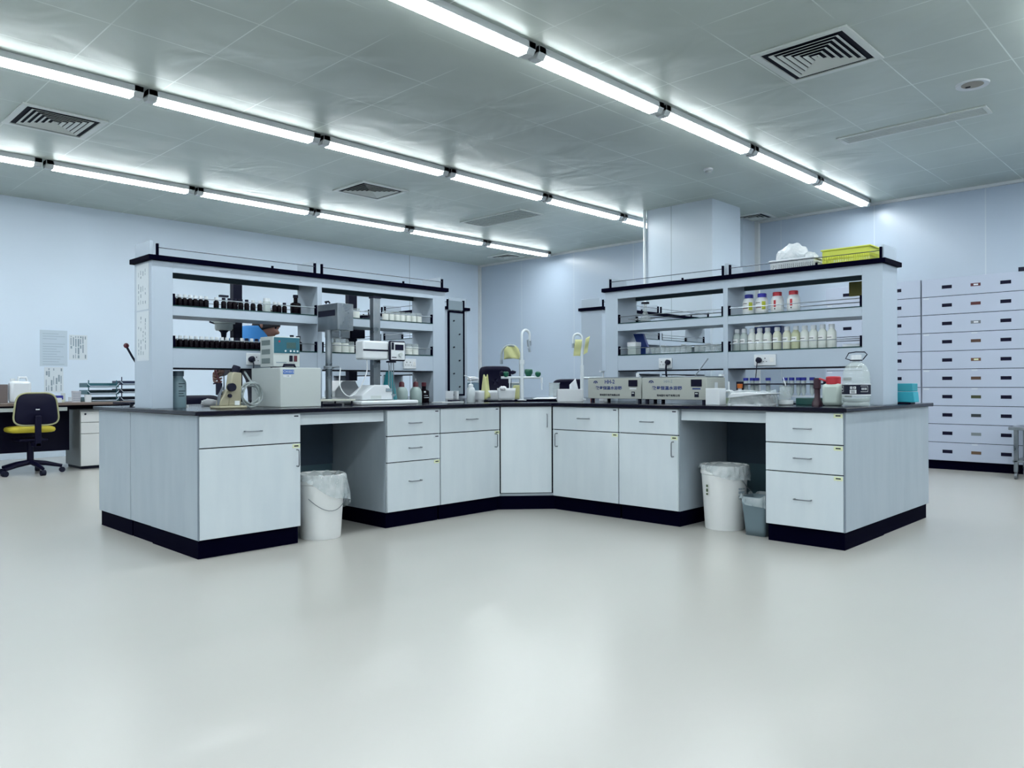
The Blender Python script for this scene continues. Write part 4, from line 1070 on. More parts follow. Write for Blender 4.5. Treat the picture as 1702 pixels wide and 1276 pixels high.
m = MB(); m.tube([(0, -.06, .03), (.17, -.06, .03), (.17, .06, .03), (0, .06, .03)], .003, 6, True); m.build('rim_wire', M_STEEL, t)

# baskets on the top board
def basket(label, loc, w, d, h, m, grp):
    t = thing('basket', label, 'basket', loc, RA, grp)
    for (x0, x1, y0, y1) in ((0, w, 0, .004), (0, w, d-.004, d), (0, .004, .004, d-.004), (w-.004, w, .004, d-.004)):
        # wall with rows of slots: bars
        mm = MB(); lx = x1-x0; ly = y1-y0; along = 'x' if lx > ly else 'y'; L = max(lx, ly)
        nn = int(L/.014)
        mm.box(x0, x1, y0, y1, 0, h*.12); mm.box(x0, x1, y0, y1, h*.55, h)
        mm.box(x0, x1, y0, y1, h*.30, h*.36)
        for k in range(nn+1):
            c = L*k/nn
            if along == 'x': mm.box(max(x0, x0+c-.003), min(x1, x0+c+.003), y0, y1, h*.12, h*.55)
            else: mm.box(x0, x1, max(y0, y0+c-.003), min(y1, y0+c+.003), h*.12, h*.55)
        mm.build('basket_wall', m, t)
    MB().box(0, w, 0, d, 0, .003).build('basket_floor', m, t)
    q = MB()
    for a in ((-.008, w+.008, -.008, .004), (-.008, w+.008, d-.004, d+.008), (-.008, .004, .004, d-.004), (w-.004, w+.008, .004, d-.004)): q.box(a[0], a[1], a[2], a[3], h-.008, h+.002)
    q.build('rim', m, t, bevel=.002)
    return t
basket('white slotted plastic basket on the right shelf top, filled with bags', (5.05, 2.425, 1.6955), .30, .17, .065, M_WHITE, None)
basket('yellow-green plastic basket at the right end of the right shelf top', (5.06, 2.070, 1.6955), .30, .18, .098, M_YELLOW, None)
crumple('plastic_bag', M_BAGW, 'heap of crumpled white plastic bags in the white basket', 'bag', (5.135, 2.305, 1.71), .074, .105, .17, 21)
crumple('plastic_bag', M_BAGW, 'low white plastic bag at the right side of the white basket', 'bag', (5.135, 2.175, 1.71), .065, .042, .10, 8)
solo(MB().box(0, .12, 0, .006, 0, .095), 'hanging_card', mat('olive_card', (.20, .18, .04), .7), 'olive brown card at the back of the upper right shelf, by the pillar', 'card', (5.262, 1.975, 1.500), RA)

# ================================================================== UNDER THE BENCHES
def bucket(label, loc, r0, r1, h, drape, seed, handle):
    t = thing('bucket', label, 'bucket', loc, 0, 'white plastic buckets in the kneeholes')
    MB().lathe([(0, 0), (r0, 0), (r0+.002, .01), (r1*.985, h-.06), (r1+.004, h-.055), (r1+.004, h-.035), (r1, h-.032), (r1+.005, h-.012), (r1+.006, h), (r1-.004, h), (r1-.008, h-.02), (r0-.004, .012), (0, .012)], seg=40).build('bucket_body', M_WARM, t)
    rr = random.Random(seed); ph = [rr.uniform(0, 6) for _ in range(5)]
    def bag(u, v):
        a = 2*pi*u
        low = h - drape*(.62+.38*sin(a+ph[0])*1.0+.10*sin(3*a+ph[1]))
        if v < .18: k = v/.18; rad = (r1-.03)+(.036)*k; z = h-.03+.036*k+.004*sin(a*11)
        else:
            k = (v-.18)/.82; z = h+.006 + (low-h-.006)*k
            rad = r1+.008 + (.030 if drape > .15 else .012)*k*(.5+.5*sin(a*2+ph[2])) + .004*sin(a*17+ph[3]+k*6)*(.3+k) + .003*sin(a*31+ph[4])
        return (rad*cos(a), rad*sin(a), z)
    MB().grid(bag, 90, 14, True).build('bin_liner', M_BAG, t, sharp=80)
    MB().tube(handle, .0025, 6).build('wire_handle', M_METAL, t)
    return t
b = bucket('white bucket lined with a plastic bag in the left kneehole', (2.562, 4.115, 0), .118, .142, .385, .21, 4,
       [(.150*cos(a), .150*sin(a), .25-.075*sin((a+2.62)/1.9*pi)) for a in [(-2.62+1.9*k/14) for k in range(15)]])
b2 = bucket('taller white bucket with printed label in the right kneehole', (4.500, 2.475, 0), .120, .145, .405, .10, 11,
       [(.15*cos(-1.9), .15*sin(-1.9), .33), (.165*cos(-1.7), .165*sin(-1.7), .28), (.175*cos(-1.5), .175*sin(-1.5), .25), (.18*cos(-1.3), .18*sin(-1.3), .225)])
m = MB()
rr_ = random.Random(2)
for z0, z1 in ((.26, .27), (.235, .25), (.215, .225), (.20, .204)):
    a = -2.02
    while a < -1.7:
        w = rr_.uniform(.03, .07); m.grid(lambda u, v: (.1475*cos(a+w*u), .1475*sin(a+w*u), z0+(z1-z0)*v), 3, 2); a += w+.02
m.build('printed_label', M_INKG, b2)
m = MB()
for z0, z1 in ((.27, .285), (.24, .26), (.22, .232)):
    m.grid(lambda u, v: (.1478*cos(-3.5+.12*u), .1478*sin(-3.5+.12*u), z0+(z1-z0)*v), 3, 2)
m.build('side_print', mat('dark_green_print', (.06, .10, .04), .6), b2)
t = thing('waste_bin', 'small grey waste bin with a clear liner beside the tall white bucket', 'bin', (4.44, 2.208, 0), RA)
def binw(u, v, e=.3, w=.086, d=.085, h=.235):
    a = 2*pi*u; c, s_ = cos(a), sin(a); k = .74+.26*v
    return (w*(abs(c)**e)*(1 if c > 0 else -1)*k, d*(abs(s_)**e)*(1 if s_ > 0 else -1)*k, h*v)
MB().grid(binw, 40, 6, True).build('bin_body', M_GREYBIN, t, solid=.003)
MB().box(-.06, .06, -.06, .06, 0.001, .006).build('bin_floor', M_GREYBIN, t)
def liner(u, v):
    a = 2*pi*u; x, y, z = binw(u, 1.0)
    k = 1.05+.05*sin(a*7)*v+.03*sin(a*19)
    return (x*k*(1+.03*v), y*k*(1+.05*v), .243+.010*sin(a*5) - v*(.075+.05*sin(a+1)))
MB().grid(liner, 80, 8, True).build('bin_liner', M_BAG, t, sharp=80)

# ================================================================== DRAWER WALL
M_CABW = mat('drawer_cabinet_front', (0.54, 0.61, 0.76), 0.4)
slots = [(.10, .01, .02), (.09, .01, .01), (.20, .22, .25), (.08, .035, .02), (.16, .07, .04), (.10, .05, .03), (.05, .06, .02), (.02, .03, .04), (.22, .26, .28), (.14, .08, .04)]
def drawer_unit(label, y):
    t = thing('drawer_cabinet', label, 'cabinet', (9.155, y, 0), RA, 'tall multi-drawer cabinets on the right wall')
    W_ = 1.035
    MB().box(0, W_, 0, .55, .095, 2.045).build('carcass', M_CABW, t, bevel=.002)
    MB().box(0, W_, .01, .54, 0, .095).build('plinth', M_BLACK, t)
    MB().box(.003, W_-.003, -.0015, 0, .097, 2.043).build('gap_shadow_board', M_DARK, t)
    for k in range(10):
        z1 = 2.042-.195*k; z0 = z1-.189
        d = MB().box(.004, W_-.004, -.014, -.0015, z0, z1).build('drawer', M_CABW, t, bevel=.001)
        zc = (z0+z1)/2
        for cx in (.25, .79): MB().box(cx-.048, cx+.048, -.0155, -.0135, zc-.018, zc+.018).build('recessed_pull', M_NAVY, d, bevel=.003)
        MB().box(.52-.046, .52+.046, -.0155, -.0135, zc-.016, zc+.016).build('label_holder', mat('card_%d' % k, slots[k], .5), d, bevel=.002)
        if k in (0, 2, 4): MB().box(.52-.018, .52+.024, -.0162, -.0155, zc-.008, zc+.008).build('label_card', M_WHITE if k < 4 else M_STICKER, d)
        if k in (1, 3, 5, 6): MB().box(.02, .075, -.0150, -.0138, z1-.022, z1-.008).build('sticker', M_PAPER, d)
        if k in (3, 5, 6, 9): MB().box(.48, .535, -.0150, -.0138, z1-.016, z1-.006).build('sticker', M_PAPER, d)
    return t
u0 = drawer_unit('tall grey multi-drawer cabinet at the right edge of the view', 2.660)
dup(u0, 'tall grey multi-drawer cabinet partly behind the right shelf pillar', (9.155, 3.702, 0), RA)
dup(u0, 'tall grey multi-drawer cabinet cut off by the right picture edge', (9.155, 1.618, 0), RA)
solo(MB().box(0, .25, 0, .3, 0, .04), 'tray', M_INK, 'dark tray lying on top of the multi-drawer cabinets at the right edge', 'tray', (9.14, 1.76, 2.0455), RA)
# trolley
t = thing('trolley', 'stainless steel trolley on castors at the right edge before the drawers', 'trolley', (8.65, 1.72, 0), RA)
MB().box(-.03, .62, -.02, .45, .47, .50).build('top_tray', M_STEEL, t, bevel=.004)
MB().box(.0, .60, .0, .43, .16, .18).build('lower_shelf', M_STEEL, t, bevel=.003)
for x in (.01, .57):
    for y in (.0, .40):
        MB().box(x, x+.035, y, y+.035, .07, .47).build('leg', M_STEEL, t, bevel=.003)
        c = MB().tube([(x+.017-.012, y+.017, .032), (x+.017+.012, y+.017, .032)], .032, 16).build('castor', M_METAL, t)
        MB().box(x+.004, x+.030, y+.008, y+.028, .045, .075).build('fork', M_METAL, c)
MB().box(.10, .14, .05, .35, .18, .47).build('side_panel', M_METAL, t)

# ================================================================== LEFT DESK AREA
t = thing('desk', 'long dark desk with a brown edge against the left wall side', 'desk', (0.6, 9.262, 0))
MB().box(0, 3.25, 0, .75, .715, .742).build('desk_top', M_DESKTOP, t, bevel=.002)
MB().box(.02, 2.18, .42, .44, .20, .715).build('modesty_panel', M_NAVY, t)
for x in (0.02, 1.1, 3.19): MB().box(x, x+.03, .05, .70, 0, .715).build('leg', M_NAVY, t)
MB().box(1.42, 2.05, .03, .05, .655, .695).build('keyboard_rail', M_GREYP, t)
MB().box(2.18, 3.23, .42, .44, .66, .715).build('rear_rail', M_NAVY, t)
t = thing('pedestal_drawers', 'white three-drawer pedestal under the right end of the desk', 'drawer unit', (2.805, 9.40, 0))
MB().box(0, .42, 0, .50, .03, .655).build('carcass', mat('pedestal_grey', (.30, .33, .34), .5), t, bevel=.002)
MB().box(.02, .40, .01, .48, 0, .03).build('plinth', M_INK, t)
for z0, z1 in ((.52, .635), (.395, .514), (.035, .389)):
    d = MB().box(.006, .414, -.018, -.001, z0, z1).build('drawer', M_WARM, t, bevel=.002)
    if z0 > .5: MB().tube([(.05, -.018, .61), (.05, -.023, .61)], .011, 12).build('lock', M_INK, d)
# office chair
t = thing('office_chair', 'black office chair with yellow seat and yellow piping at the desk', 'chair', (2.300, 9.08, 0), 0)
def rrect(a, w, h, e=.45):
    c, s_ = cos(a), sin(a); return (w*(abs(c)**e)*(1 if c > 0 else -1), h*(abs(s_)**e)*(1 if s_ > 0 else -1))
def backf(u, v):
    x, z = rrect(2*pi*u, .195, .165); k = 1-v
    if v == 1.0: k = .0001
    return (x*k*(1-.10*(z/.165)), -.02-.03*(1-k*k), .685+z*k)
b = MB().grid(backf, 48, 6, True).build('backrest', M_NAVY, t, solid=.03, sub=1)
MB().tube([(lambda q: (q[0]*1.01*(1-.10*(q[1]/.165)), -.010, .685+q[1]*1.01))(rrect(2*pi*k/40, .195, .165)) for k in range(40)], .009, 8, True).build('piping', mat('dull_yellow_piping', (.42, .42, .24), .6), b)
MB().box(-.018, .018, -.058, -.052, .678, .688).build('back_label', M_WHITE, b)
m = MB(); m.box(-.028, .028, -.085, -.045, .30, .62); m.build('back_bracket', M_NAVY, t, bevel=.008)
m = MB().grid(lambda u, v: ((lambda q: (q[0]*(1-v*.999), .24+q[1]*(1-v*.999), .435+.012*(1-(1-v)**2)))(rrect(2*pi*u, .215, .21))), 40, 5, True)
m.build('seat', M_YELLOW if False else mat('mustard_seat', (.62, .52, .03), .7), t, solid=-.06, sub=1)
MB().box(-.13, .13, .08, .40, .345, .375).build('seat_mechanism', M_NAVY, t, bevel=.01)
MB().box(-.028, .028, -.085, .10, .30, .34).build('back_link', M_NAVY, t, bevel=.006)
MB().cyl(0, .22, .10, .35, .032, seg=14).build('gas_column', M_NAVY, t)
for k in range(5):
    a = -pi/2 + 2*pi*k/5 + .15; ex, ey = .29*cos(a), .22+.29*sin(a)
    l = MB().tube([(0, .22, .125), (ex*.5, .22+(ey-.22)*.5, .105), (ex, ey, .07)], .02, 8, radii=[.028, .024, .017]).build('base_arm', M_NAVY, t)
    MB().tube([(ex-.022*sin(a), ey+.022*cos(a), .029), (ex+.022*sin(a), ey-.022*cos(a), .029)], .029, 14).build('castor', M_INK, l)
# things on the desk
ZD = .7425
t = thing('jerry_can', 'large white jerry can with top handle on the desk', 'jug', (2.305, 9.72, ZD))
MB().box(-.10, .10, -.07, .07, 0, .235).build('jug_body', M_WHITE, t, bevel=.03)
MB().tube([(-.02, 0, .225), (-.01, 0, .275), (.06, 0, .275), (.075, 0, .225)], .013, 10).build('jug_handle', M_WHITE, t)
MB().cyl(-.065, 0, .225, .262, .024, seg=14).build('cap', M_WHITE, t)
solo(MB().box(-.25, .04, 0, .25, 0, .20), 'desk_box', mat('brown_grey_box', (.16, .13, .13), .6), 'brown-grey box at the left picture edge on the desk', 'box', (2.15, 9.70, ZD), bevel=.004)
solo(MB().box(0, .16, 0, .05, 0, .045), 'desk_instrument', M_INK, 'flat dark instrument behind the chair on the desk', 'instrument', (2.44, 9.80, ZD+.06), bevel=.004)
solo(MB().box(-.03, .20, -.02, .12, 0, .06), 'desk_box', M_GREYP, 'pale box under the flat dark instrument on the desk', 'box', (2.44, 9.80, ZD), bevel=.003)
M_CUP = mat('printed_cup', (.62, .63, .70), .5)
def cup(label, loc, r, h, m, lines):
    t = thing('paper_cup', label, 'cup', loc, 0, None)
    MB().lathe([(0, 0), (r*.85, 0), (r, h), (r*.93, h), (r*.80, .01), (0, .01)], seg=20).build('cup_wall', m, t)
    if lines:
        for k in range(5): MB().grid(lambda u, v: ((r*.88+r*.1*(k/5)+.0015)*cos(-2.6+1.9*u), (r*.88+r*.1*(k/5)+.0015)*sin(-2.6+1.9*u), h*(.15+.16*k)+.005*v), 10, 2).build('printed_band', M_INKG, t)
    return t
cup('stack of printed paper cups left of the white mug', (2.785, 9.45, ZD), .048, .125, M_CUP, True)
cup('plain white mug beside the teal letter trays', (2.895, 9.42, ZD), .037, .082, M_WHITE, False)
def trays(label, loc, w, d, m, n, dz):
    t = thing('letter_tray_stack', label, 'letter tray', loc)
    for k in range(n):
        q = MB(); z = k*dz
        q.box(0, w, 0, d, z, z+.006); q.box(0, .006, 0, d, z, z+.05); q.box(w-.006, w, 0, d, z, z+.05); q.box(0, w, d-.006, d, z, z+.05)
        tr = q.build('tray', m, t)
        for x in (.02, w-.02): MB().cyl(x, .02, z+.006, z+dz, .006, seg=8).build('post', m, tr)
        MB().tube([(0, 0, z+.045), (.03, -.004, z+.012), (w-.03, -.004, z+.012), (w, 0, z+.045)], .005, 6).build('front_lip', M_HUT, tr)
    return t
trays('teal stack of three letter trays on the desk', (2.95, 9.62, ZD), .34, .28, mat('teal_tray', (.03, .15, .19), .3, alpha=.9), 3, .082)
trays('navy stack of three letter trays behind the teal ones', (3.315, 9.64, ZD), .34, .28, mat('navy_tray', (.006, .02, .07), .35), 3, .095)
rr_ = random.Random(8)
for i, (x, w, h, mm, nm) in enumerate([(2.54, .09, .05, M_WHITE, 'white'), (2.63, .06, .075, M_BLUE, 'blue'), (2.70, .04, .10, M_GREYP, 'grey'), (2.47, .05, .035, M_STICKER, 'cream'), (2.59, .10, .03, M_YEL2, 'cream')]):
    lab = ['small white carton on the desk behind the chair back', 'small blue carton on the desk left of the cups', 'upright grey carton just left of the cup stack', 'tiny cream carton on the desk right of the chair back', 'flat cream carton at the desk front left of the cups'][i]
    solo(MB().box(0, w, 0, .06, 0, h), 'carton', mm, lab, 'box', (x, 9.42+.13*(i % 3), ZD), rr_.uniform(-.3, .3), bevel=.002)
solo(MB().box(0, .15, 0, .10, 0, .05), 'carton', M_WHITE, 'open white carton at the back of the desk below the notices', 'box', (2.86, 9.90, ZD+.001), bevel=.002)
# notices on the left wall
def wall_sheet(label, x, z, w, h, vert, seed, m=M_PAPER):
    t = thing('wall_notice', label, 'notice', (x, YW-.001, z), 0, 'printed sheets on the left wall')
    MB().box(0, w, -.002, 0, 0, h).build('sheet', m, t)
    rr = random.Random(seed); q = MB()
    if vert:
        for k in range(7):
            px = w*(.08+.13*k); z = h*.06
            while z < h*.92:
                l_ = rr.uniform(.03, .12)
                if rr.random() < .8: q.box(px, px+rr.uniform(.006, .020), -.0035, -.002, z, min(z+l_, h*.95))
                z += l_+.012
    else:
        for k in range(13):
            if rr.random() < .85: q.box(w*.1, w*rr.uniform(.6, .93), -.0035, -.002, h*(.05+.07*k), h*(.05+.07*k)+.008)
    q.build('printed_lines', M_INKG if vert else mat('pale_ink', (.45, .54, .63), .8), t)
M_PAP2 = mat('wall_paper_sheet', (.58, .69, .80), .7)
wall_sheet('large faint printed sheet at the upper left of the wall notices', 2.905, 1.18, .32, .47, False, 1, M_PAP2)
wall_sheet('crisp printed sheet at the upper right of the wall notices', 3.245, 1.27, .22, .33, True, 2)
wall_sheet('printed sheet hanging below the large faint one on the left wall', 2.955, .84, .22, .33, True, 3)

# ================================================================== BEHIND THE BENCH
def simple_chair(label, loc, rz, w=.42, top=1.0, hb=.36):
    t = thing('black_chair', label, 'chair', loc, rz, 'black chairs behind the bench')
    MB().grid(lambda u, v: ((lambda q: (q[0]*(1-v*.999), .03*(1-(1-v)**2)-.0, top-hb/2+q[1]*(1-v*.999)))(rrect(2*pi*u, w/2, hb/2, .35))), 36, 5, True).build('backrest', M_NAVY, t, solid=.04)
    MB().box(-w/2, w/2, -.46, -.03, top-.55, top-.49).build('seat', M_NAVY, t, bevel=.02)
    MB().box(-.03, .03, .02, .05, top-.52, top-.2).build('back_bracket', M_NAVY, t)
    MB().cyl(0, -.24, .08, top-.55, .03, seg=12).build('column', M_NAVY, t)
    for k in range(5):
        a = 2*pi*k/5; l = MB().tube([(0, -.24, .1), (.27*cos(a), -.24+.27*sin(a), .065)], .02, 8, radii=[.026, .016]).build('base_arm', M_NAVY, t)
        MB().ball((.27*cos(a), -.24+.27*sin(a), .028), .027).build('castor', M_INK, l)
    return t
simple_chair('low black chair back just above the worktop, left of the refractometer', (2.66, 6.05, 0), R(175), .36, .845, .30)
simple_chair('tall black chair back behind the sink near the squeeze bottle', (6.95, 7.05, 0), R(-38), .42, 1.16, .40)
simple_chair('black chair half hidden by the white tissue box and right rear tap', (7.55, 6.30, 0), R(-70), .46, .99, .28)
# far table with clear trays
t = thing('side_table', 'far pale table behind the sink carrying clear plastic boxes', 'table', (7.25, 7.65, 0), R(-45))
MB().box(-.5, .5, -.25, .25, .72, .75).build('table_top', M_GREYP, t)
for x in (-.47, .44):
    for y in (-.22, .19): MB().box(x, x+.03, y, y+.03, 0, .72).build('leg', M_GREYP, t)
t = thing('clear_storage_box', 'clear plastic storage box with bluish contents on the far table', 'storage box', (7.13, 7.77, .7505), R(-45))
MB().box(-.20, .20, -.12, .12, 0, .20).build('box_body', mat('bluish_clear', (.20, .32, .42), .15, alpha=.8), t, bevel=.006)
MB().box(-.21, .21, -.13, .13, .20, .225).build('lid', M_CLEAR, t, bevel=.004)
crumple('cloth', M_CLOTH, 'white cloths heaped on the clear storage box', 'cloth', (7.13, 7.77, .976), .18, .10, .06, 14, R(-45))
t = thing('clear_storage_box', 'tall pale clear box to the right of the tall tap on the far table', 'storage box', (7.52, 7.38, .7505), R(-45))
MB().box(-.17, .17, -.12, .12, 0, .19).build('box_body', mat('pale_clear', (.40, .50, .52), .2, alpha=.8), t, bevel=.006)
MB().box(-.18, .18, -.13, .13, .19, .205).build('lid', M_WHITE, t)

# ================================================================== PERSON
def skinned(name, pts, edges, m, parent, sub=2, root=0):
    bm = bmesh.new(); lay = bm.verts.layers.skin.verify()
    vs = [bm.verts.new(p[:3]) for p in pts]; bm.verts.ensure_lookup_table()
    for i, v in enumerate(vs):
        r = pts[i][3]; v[lay].radius = (r, pts[i][4] if len(pts[i]) > 4 else r); v[lay].use_root = (i == root)
    for a, b in edges: bm.edges.new((vs[a], vs[b]))
    me = bpy.data.meshes.new(name); bm.to_mesh(me); bm.free(); me.materials.append(m)
    o = bpy.data.objects.new(name, me); COL.objects.link(o)
    if parent is not None: o.parent = parent
    md = o.modifiers.new('skin', 'SKIN'); md.use_smooth_shade = True
    s_ = o.modifiers.new('sub', 'SUBSURF'); s_.levels = sub; s_.render_levels = sub
    return o

PX, PY = 2.86, 5.84
person = thing('person', 'person in a blue hooded vest bending over the far side of the left bench, one hand at the refractometer', 'person', (PX, PY, 0))
person['label'] = 'person in blue hood and dark vest leaning over the far side of the bench'
RV = Vector((.697, -.717, 0)); FV = Vector((.717, .697, 0)); BK = FV     # picture right / away
def L(wx, wy, wz): return (wx-PX, wy-PY, wz)
# head: profile facing picture right, tilted down
HC = Vector(L(3.005, 5.60, 1.395))
def head_surface():
    b = MB()
    fwd = (RV*.92 + Vector((0, 0, -.39))).normalized(); side = Vector((-.717, -.697, 0)); upv = side.cross(fwd)*-1
    upv = fwd.cross(side); upv = upv if upv.z > 0 else -upv
    def f(u, v):
        th = pi*v; ph = 2*pi*u
        x = cos(th)                   # up axis
        rad = sin(th)
        dz = x; df = rad*cos(ph); ds = rad*sin(ph)
        # base ellipsoid: height .118, depth .098, half-width .074
        F_ = df*.098; S_ = ds*.074; U_ = dz*.118
        front = max(0, df)
        if dz < 0:
            F_ += front*(-dz)*.006; S_ *= 1-.28*(-dz)**1.5; F_ -= max(0, -df)*(-dz)*.035
        g = lambda c, w: math.exp(-((dz-c)/w)**2)
        mid = math.exp(-(ds/.20)**2)*(1 if df > 0 else 0)
        F_ += mid*(.020*g(-.22, .13) + .010*g(-.12, .10) - .006*g(.04, .06) + .007*g(.16, .09) + .007*g(-.50, .06) + .007*g(-.62, .05) - .005*g(-.56, .02) + .014*g(-.85, .12))
        eye = (math.exp(-((abs(ds)-.38)/.14)**2))*(1 if df > 0 else 0)
        F_ -= eye*.009*g(.03, .07)
        return tuple(HC + fwd*F_ + side*S_ + upv*U_)
    b.grid(f, 64, 48, True)
    return b, fwd, side, upv
hb, fwd, side, upv = head_surface()
# body: neck, bent torso, hips, legs, left arm at rest, right arm reaching to the hand
nk = HC - upv*.10 - fwd*.035
sh = Vector(L(2.885, 5.66, 1.215)); chest = Vector(L(3.01, 5.77, 1.10)); waist = Vector(L(3.14, 5.88, .96)); hip = Vector(L(3.22, 5.98, .87))
shR = sh - FV*.17 - RV*.01 + Vector((0, 0, .0)); shL = sh + FV*.17
hand = Vector(L(2.345, 5.06, .985))
elb = Vector(L(2.56, 5.36, 1.075))
wrist = Vector(L(2.405, 5.13, 1.005))
pts = []; ed = []
def add(v, r, r2=None, link=None):
    pts.append((v.x, v.y, v.z, r, r2 or r)); i = len(pts)-1
    if link is not None: ed.append((link, i))
    return i
i_hip = add(hip, .12, .10); i_w = add(waist, .11, .09, i_hip); i_c = add(chest, .13, .10, i_w); i_s = add(sh, .10, .085, i_c)
i_n = add(nk - (nk-sh)*.25, .052, None, i_s); i_n2 = add(HC - upv*.045 - fwd*.025, .058, None, i_n)
for s_ in (-1, 1):
    h = add(hip + FV*.085*s_ + Vector((0, 0, -.06)), .085, None, i_hip)
    k = add(Vector((hip.x, hip.y, .47)) + FV*.09*s_ + RV*.04, .058, None, h)
    a = add(Vector((hip.x, hip.y, .09)) + FV*.09*s_ - RV*.01, .040, None, k)
    add(Vector((hip.x, hip.y, .04)) + FV*.09*s_ + RV*.13, .035, None, a)
a = add(shR, .052, None, i_s); e_ = add(elb, .042, None, a); w_ = add(wrist, .026, .022, e_)
a = add(shL, .052, None, i_s); e2 = add(shL + Vector((0, 0, -.22)) + RV*.10, .042, None, a); w2 = add(shL + Vector((0, 0, -.30)) + RV*.30, .026, None, e2); p2 = add(shL + Vector((0, 0, -.315)) + RV*.38, .030, .016, w2)
hd = (hand - wrist).normalized()
palm = add(hand, .032, .018, w_)
# hand gripping a rod: fingers curl downwards round it
ud = Vector((0, 0, 1)); sd = hd.cross(ud).normalized()
def fist(palm, hand, hd, ud, cs):
    for k in range(4):
        off = ud*(.032-.0212*k); ln = (.030, .034, .032, .025)[k]
        f1 = add(hand + off + hd*.036, .0082, None, palm)
        f2 = add(hand + off + hd*(.036+ln*.55) + cs*.022, .0076, None, f1)
        f3 = add(hand + off + hd*(.030+ln*.3) + cs*.044, .0072, None, f2)
        add(hand + off + hd*.014 + cs*.042, .0066, None, f3)
    t1 = add(hand + ud*.034 - hd*.010 + cs*.012, .0105, None, palm); t2 = add(hand + ud*.044 + hd*.010 + cs*.032, .0090, None, t1); add(hand + ud*.030 + hd*.024 + cs*.048, .0078, None, t2)
cs = -sd
fist(palm, hand, hd, ud, cs)
hl = Vector((pts[p2][0], pts[p2][1], pts[p2][2]))
for k in range(4):
    off = FV*(-.034+.0225*k); ln = (.026, .031, .029, .022)[k]
    f1 = add(hl + off + RV*.034, .0082, None, p2)
    f2 = add(hl + off*1.1 + RV*(.034+ln) - Vector((0, 0, .008)), .0076, None, f1)
    add(hl + off*1.1 + RV*(.034+ln*1.8) - Vector((0, 0, .024)), .0068, None, f2)
t1 = add(hl - FV*.036 - RV*.008, .0105, None, p2); t2 = add(hl - FV*.060 + RV*.016 - Vector((0, 0, .006)), .0088, None, t1); add(hl - FV*.068 + RV*.038 - Vector((0, 0, .014)), .0076, None, t2)
body = skinned('body', pts, ed, M_SKIN, None, 2, 0)
# bring body and head into one continuous mesh
dg = bpy.context.evaluated_depsgraph_get(); dg.update()
me = bpy.data.meshes.new_from_object(body.evaluated_get(dg)); me.name = 'body'
bpy.data.objects.remove(body)
fb = bmesh.new(); fb.from_mesh(me)
bmesh.ops.delete(fb, geom=[v for v in fb.verts if not v.link_faces], context='VERTS')
bmesh.ops.dissolve_degenerate(fb, dist=1e-5, edges=fb.edges)
bad = [f for e in fb.edges if len(e.link_faces) > 2 for f in e.link_faces if f.calc_area() < 1e-8]
if bad: bmesh.ops.delete(fb, geom=list(set(bad)), context='FACES')
bmesh.ops.holes_fill(fb, edges=[e for e in fb.edges if len(e.link_faces) == 1], sides=0)
fb.to_mesh(me); fb.free()
hb_bm = hb.bm; hb_bm.from_mesh(me)
bmesh.ops.recalc_face_normals(hb_bm, faces=hb_bm.faces)
me2 = bpy.data.meshes.new('body'); hb_bm.to_mesh(me2); hb_bm.free(); me2.materials.clear(); me2.materials.append(M_SKIN)
body = bpy.data.objects.new('body', me2); COL.objects.link(body); body.parent = person
rm = body.modifiers.new('remesh', 'REMESH'); rm.mode = 'VOXEL'; rm.voxel_size = .0036; rm.use_smooth_shade = True
dg = bpy.context.evaluated_depsgraph_get(); dg.update()
me3 = bpy.data.meshes.new_from_object(body.evaluated_get(dg)); body.modifiers.clear()
bb = bmesh.new(); bb.from_mesh(me3); left = set(bb.verts); best = set()
while left:
    v0 = left.pop(); comp = {v0}; st = [v0]
    while st:
        for e in st.pop().link_edges:
            for w in e.verts:
                if w in left: left.discard(w); comp.add(w); st.append(w)
    if len(comp) > len(best): best = comp
bmesh.ops.delete(bb, geom=[v for v in bb.verts if v not in best], context='VERTS')
bb.to_mesh(me3); bb.free(); me3.materials.clear(); me3.materials.append(M_SKIN)
for p_ in me3.polygons: p_.material_index = 0
body.data = me3
# ears, eyes
for s_ in (-1, 1):
    c = HC + side*.074*s_*-1*-1 - fwd*.010 - upv*.005
    MB().ball(tuple(c), .017, (1.0, .6, 1.7), 2).build('ear', M_SKIN, person)
    MB().ball(tuple(HC + fwd*.083 + side*.030*s_ + upv*.010), .010).build('eye', M_INK, person)
# hair cap
b = MB()
def hairf(u, v):
    th = pi*.50*v; ph = 2*pi*u
    df, ds, dz = sin(th)*cos(ph), sin(th)*sin(ph), cos(th)
    th2 = th*(1.25 - .40*max(0, cos(ph))); df, ds, dz = sin(th2)*cos(ph), sin(th2)*sin(ph), cos(th2)
    F_ = df*.106; S_ = ds*.081*(1-.2*max(0, -dz)); U_ = dz*.128
    return tuple(HC + fwd*F_ + side*S_ + upv*U_)
b.grid(hairf, 40, 14, True).build('hair', M_HAIR, person, solid=.004)
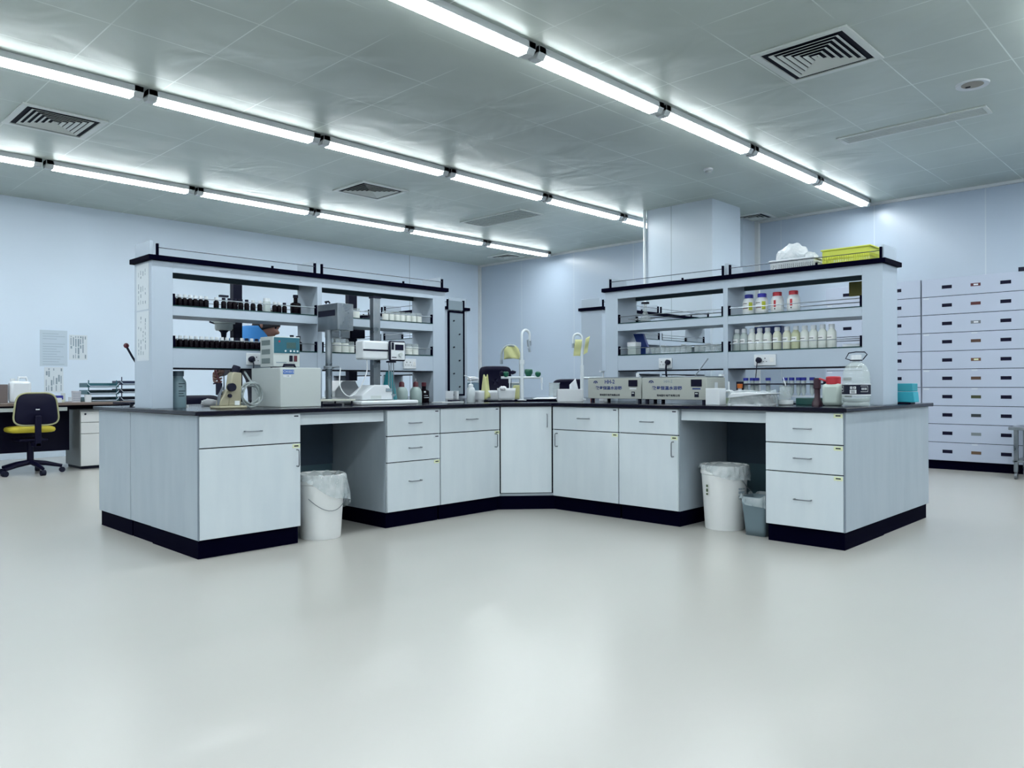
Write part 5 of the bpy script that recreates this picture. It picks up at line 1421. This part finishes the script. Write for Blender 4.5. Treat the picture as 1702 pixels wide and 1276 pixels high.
# clothing
low = hip + Vector((0, 0, -.09))
rings = [(low, .185, .150), (hip, .190, .155), (waist, .180, .145), (waist.lerp(chest, .5), .190, .148), (chest, .205, .152), (chest.lerp(sh, .6), .222, .145), (sh + Vector((0, 0, .02)), .205, .125), (sh.lerp(nk, .45), .125, .095), (nk + Vector((0, 0, -.02)), .075, .070)]
def vestf(u, v):
    k = v*(len(rings)-1); i = min(int(k), len(rings)-2); t_ = k-i; t_ = t_*t_*(3-2*t_)
    c = rings[i][0].lerp(rings[i+1][0], t_); w = rings[i][1]*(1-t_)+rings[i+1][1]*t_; d = rings[i][2]*(1-t_)+rings[i+1][2]*t_
    a = 2*pi*u; sp = (nk-hip).normalized(); th = (RV - sp*RV.dot(sp)).normalized()
    return tuple(c + FV*cos(a)*w + th*sin(a)*d)
MB().grid(vestf, 48, 28, True).build('vest', M_VEST, person, solid=.008, sharp=80)
MB().ball(tuple(HC + fwd*.094 - upv*.068), .012, (.7, .7, .45)).build('mouth', mat('lips', (.28, .10, .09), .5), person)
nb = nk - fwd*.015
def hood(u, v):
    a = 2*pi*u
    c = sh*.55 + nb*.45 - RV*.02 + Vector((0, 0, -.01))
    top = nb + upv*.055 - fwd*.03
    cc = c.lerp(top, v); r = .155*(1-v)+.088*v + .012*sin(a*3+v*4)*(1-v)
    return tuple(cc + RV*cos(a)*r*1.05 + FV*sin(a)*r + Vector((0, 0, -.03*cos(a)*(1-v))))
b = MB(); b.grid(hood, 40, 10, True); b.build('hood', M_HOOD, person, solid=.012)
q1 = shR.lerp(wrist, .90)
skinned('sleeve', [(*(shR.lerp(sh, .3)), .095), (*(shR.lerp(elb, .25)), .085), (*elb, .066), (*(elb.lerp(wrist, .85)), .050, .044)], [(0, 1), (1, 2), (2, 3)], M_SLEEVE, person, 2, 0)
skinned('sleeve', [(*(shL.lerp(sh, .3)), .095), (*(shL + Vector((0, 0, -.07)) + RV*.03), .085), (*(shL + Vector((0, 0, -.22)) + RV*.10), .066), (*(shL + Vector((0, 0, -.297)) + RV*.28), .050)], [(0, 1), (1, 2), (2, 3)], M_SLEEVE, person, 2, 0)
tp = [(*hip, .17, .145), (*(hip.lerp(waist, .6)), .165, .135)]; te = [(0, 1)]
for s_ in (-1, 1):
    i0 = len(tp)
    tp += [(*(hip + FV*.088*s_ + Vector((0, 0, -.08))), .10), (*(Vector((hip.x, hip.y, .47)) + FV*.09*s_ + RV*.04), .075), (*(Vector((hip.x, hip.y, .11)) + FV*.09*s_ - RV*.01), .062)]
    te += [(0, i0), (i0, i0+1), (i0+1, i0+2)]
skinned('trousers', tp, te, M_VEST, person, 2, 0)
for s_ in (-1, 1):
    c = Vector((hip.x, hip.y, 0)) + FV*.09*s_ + RV*.05
    MB().ball((c.x, c.y, .045), .05, (2.2, 1.6, .9), 2).build('shoe', M_INK, person)
gp = hand + hd*.034 + cs*.024
o = MB().rod(tuple(gp + Vector((-.006, -.003, .065))), tuple(gp + Vector((.016, .008, -.13))), .0065).build('stirring_rod', mat('wine_rod', (.05, .008, .02), .4))
o.location = (PX, PY, 0); tag(o, 'short dark red rod held upright in the bent person\'s hand', 'rod')
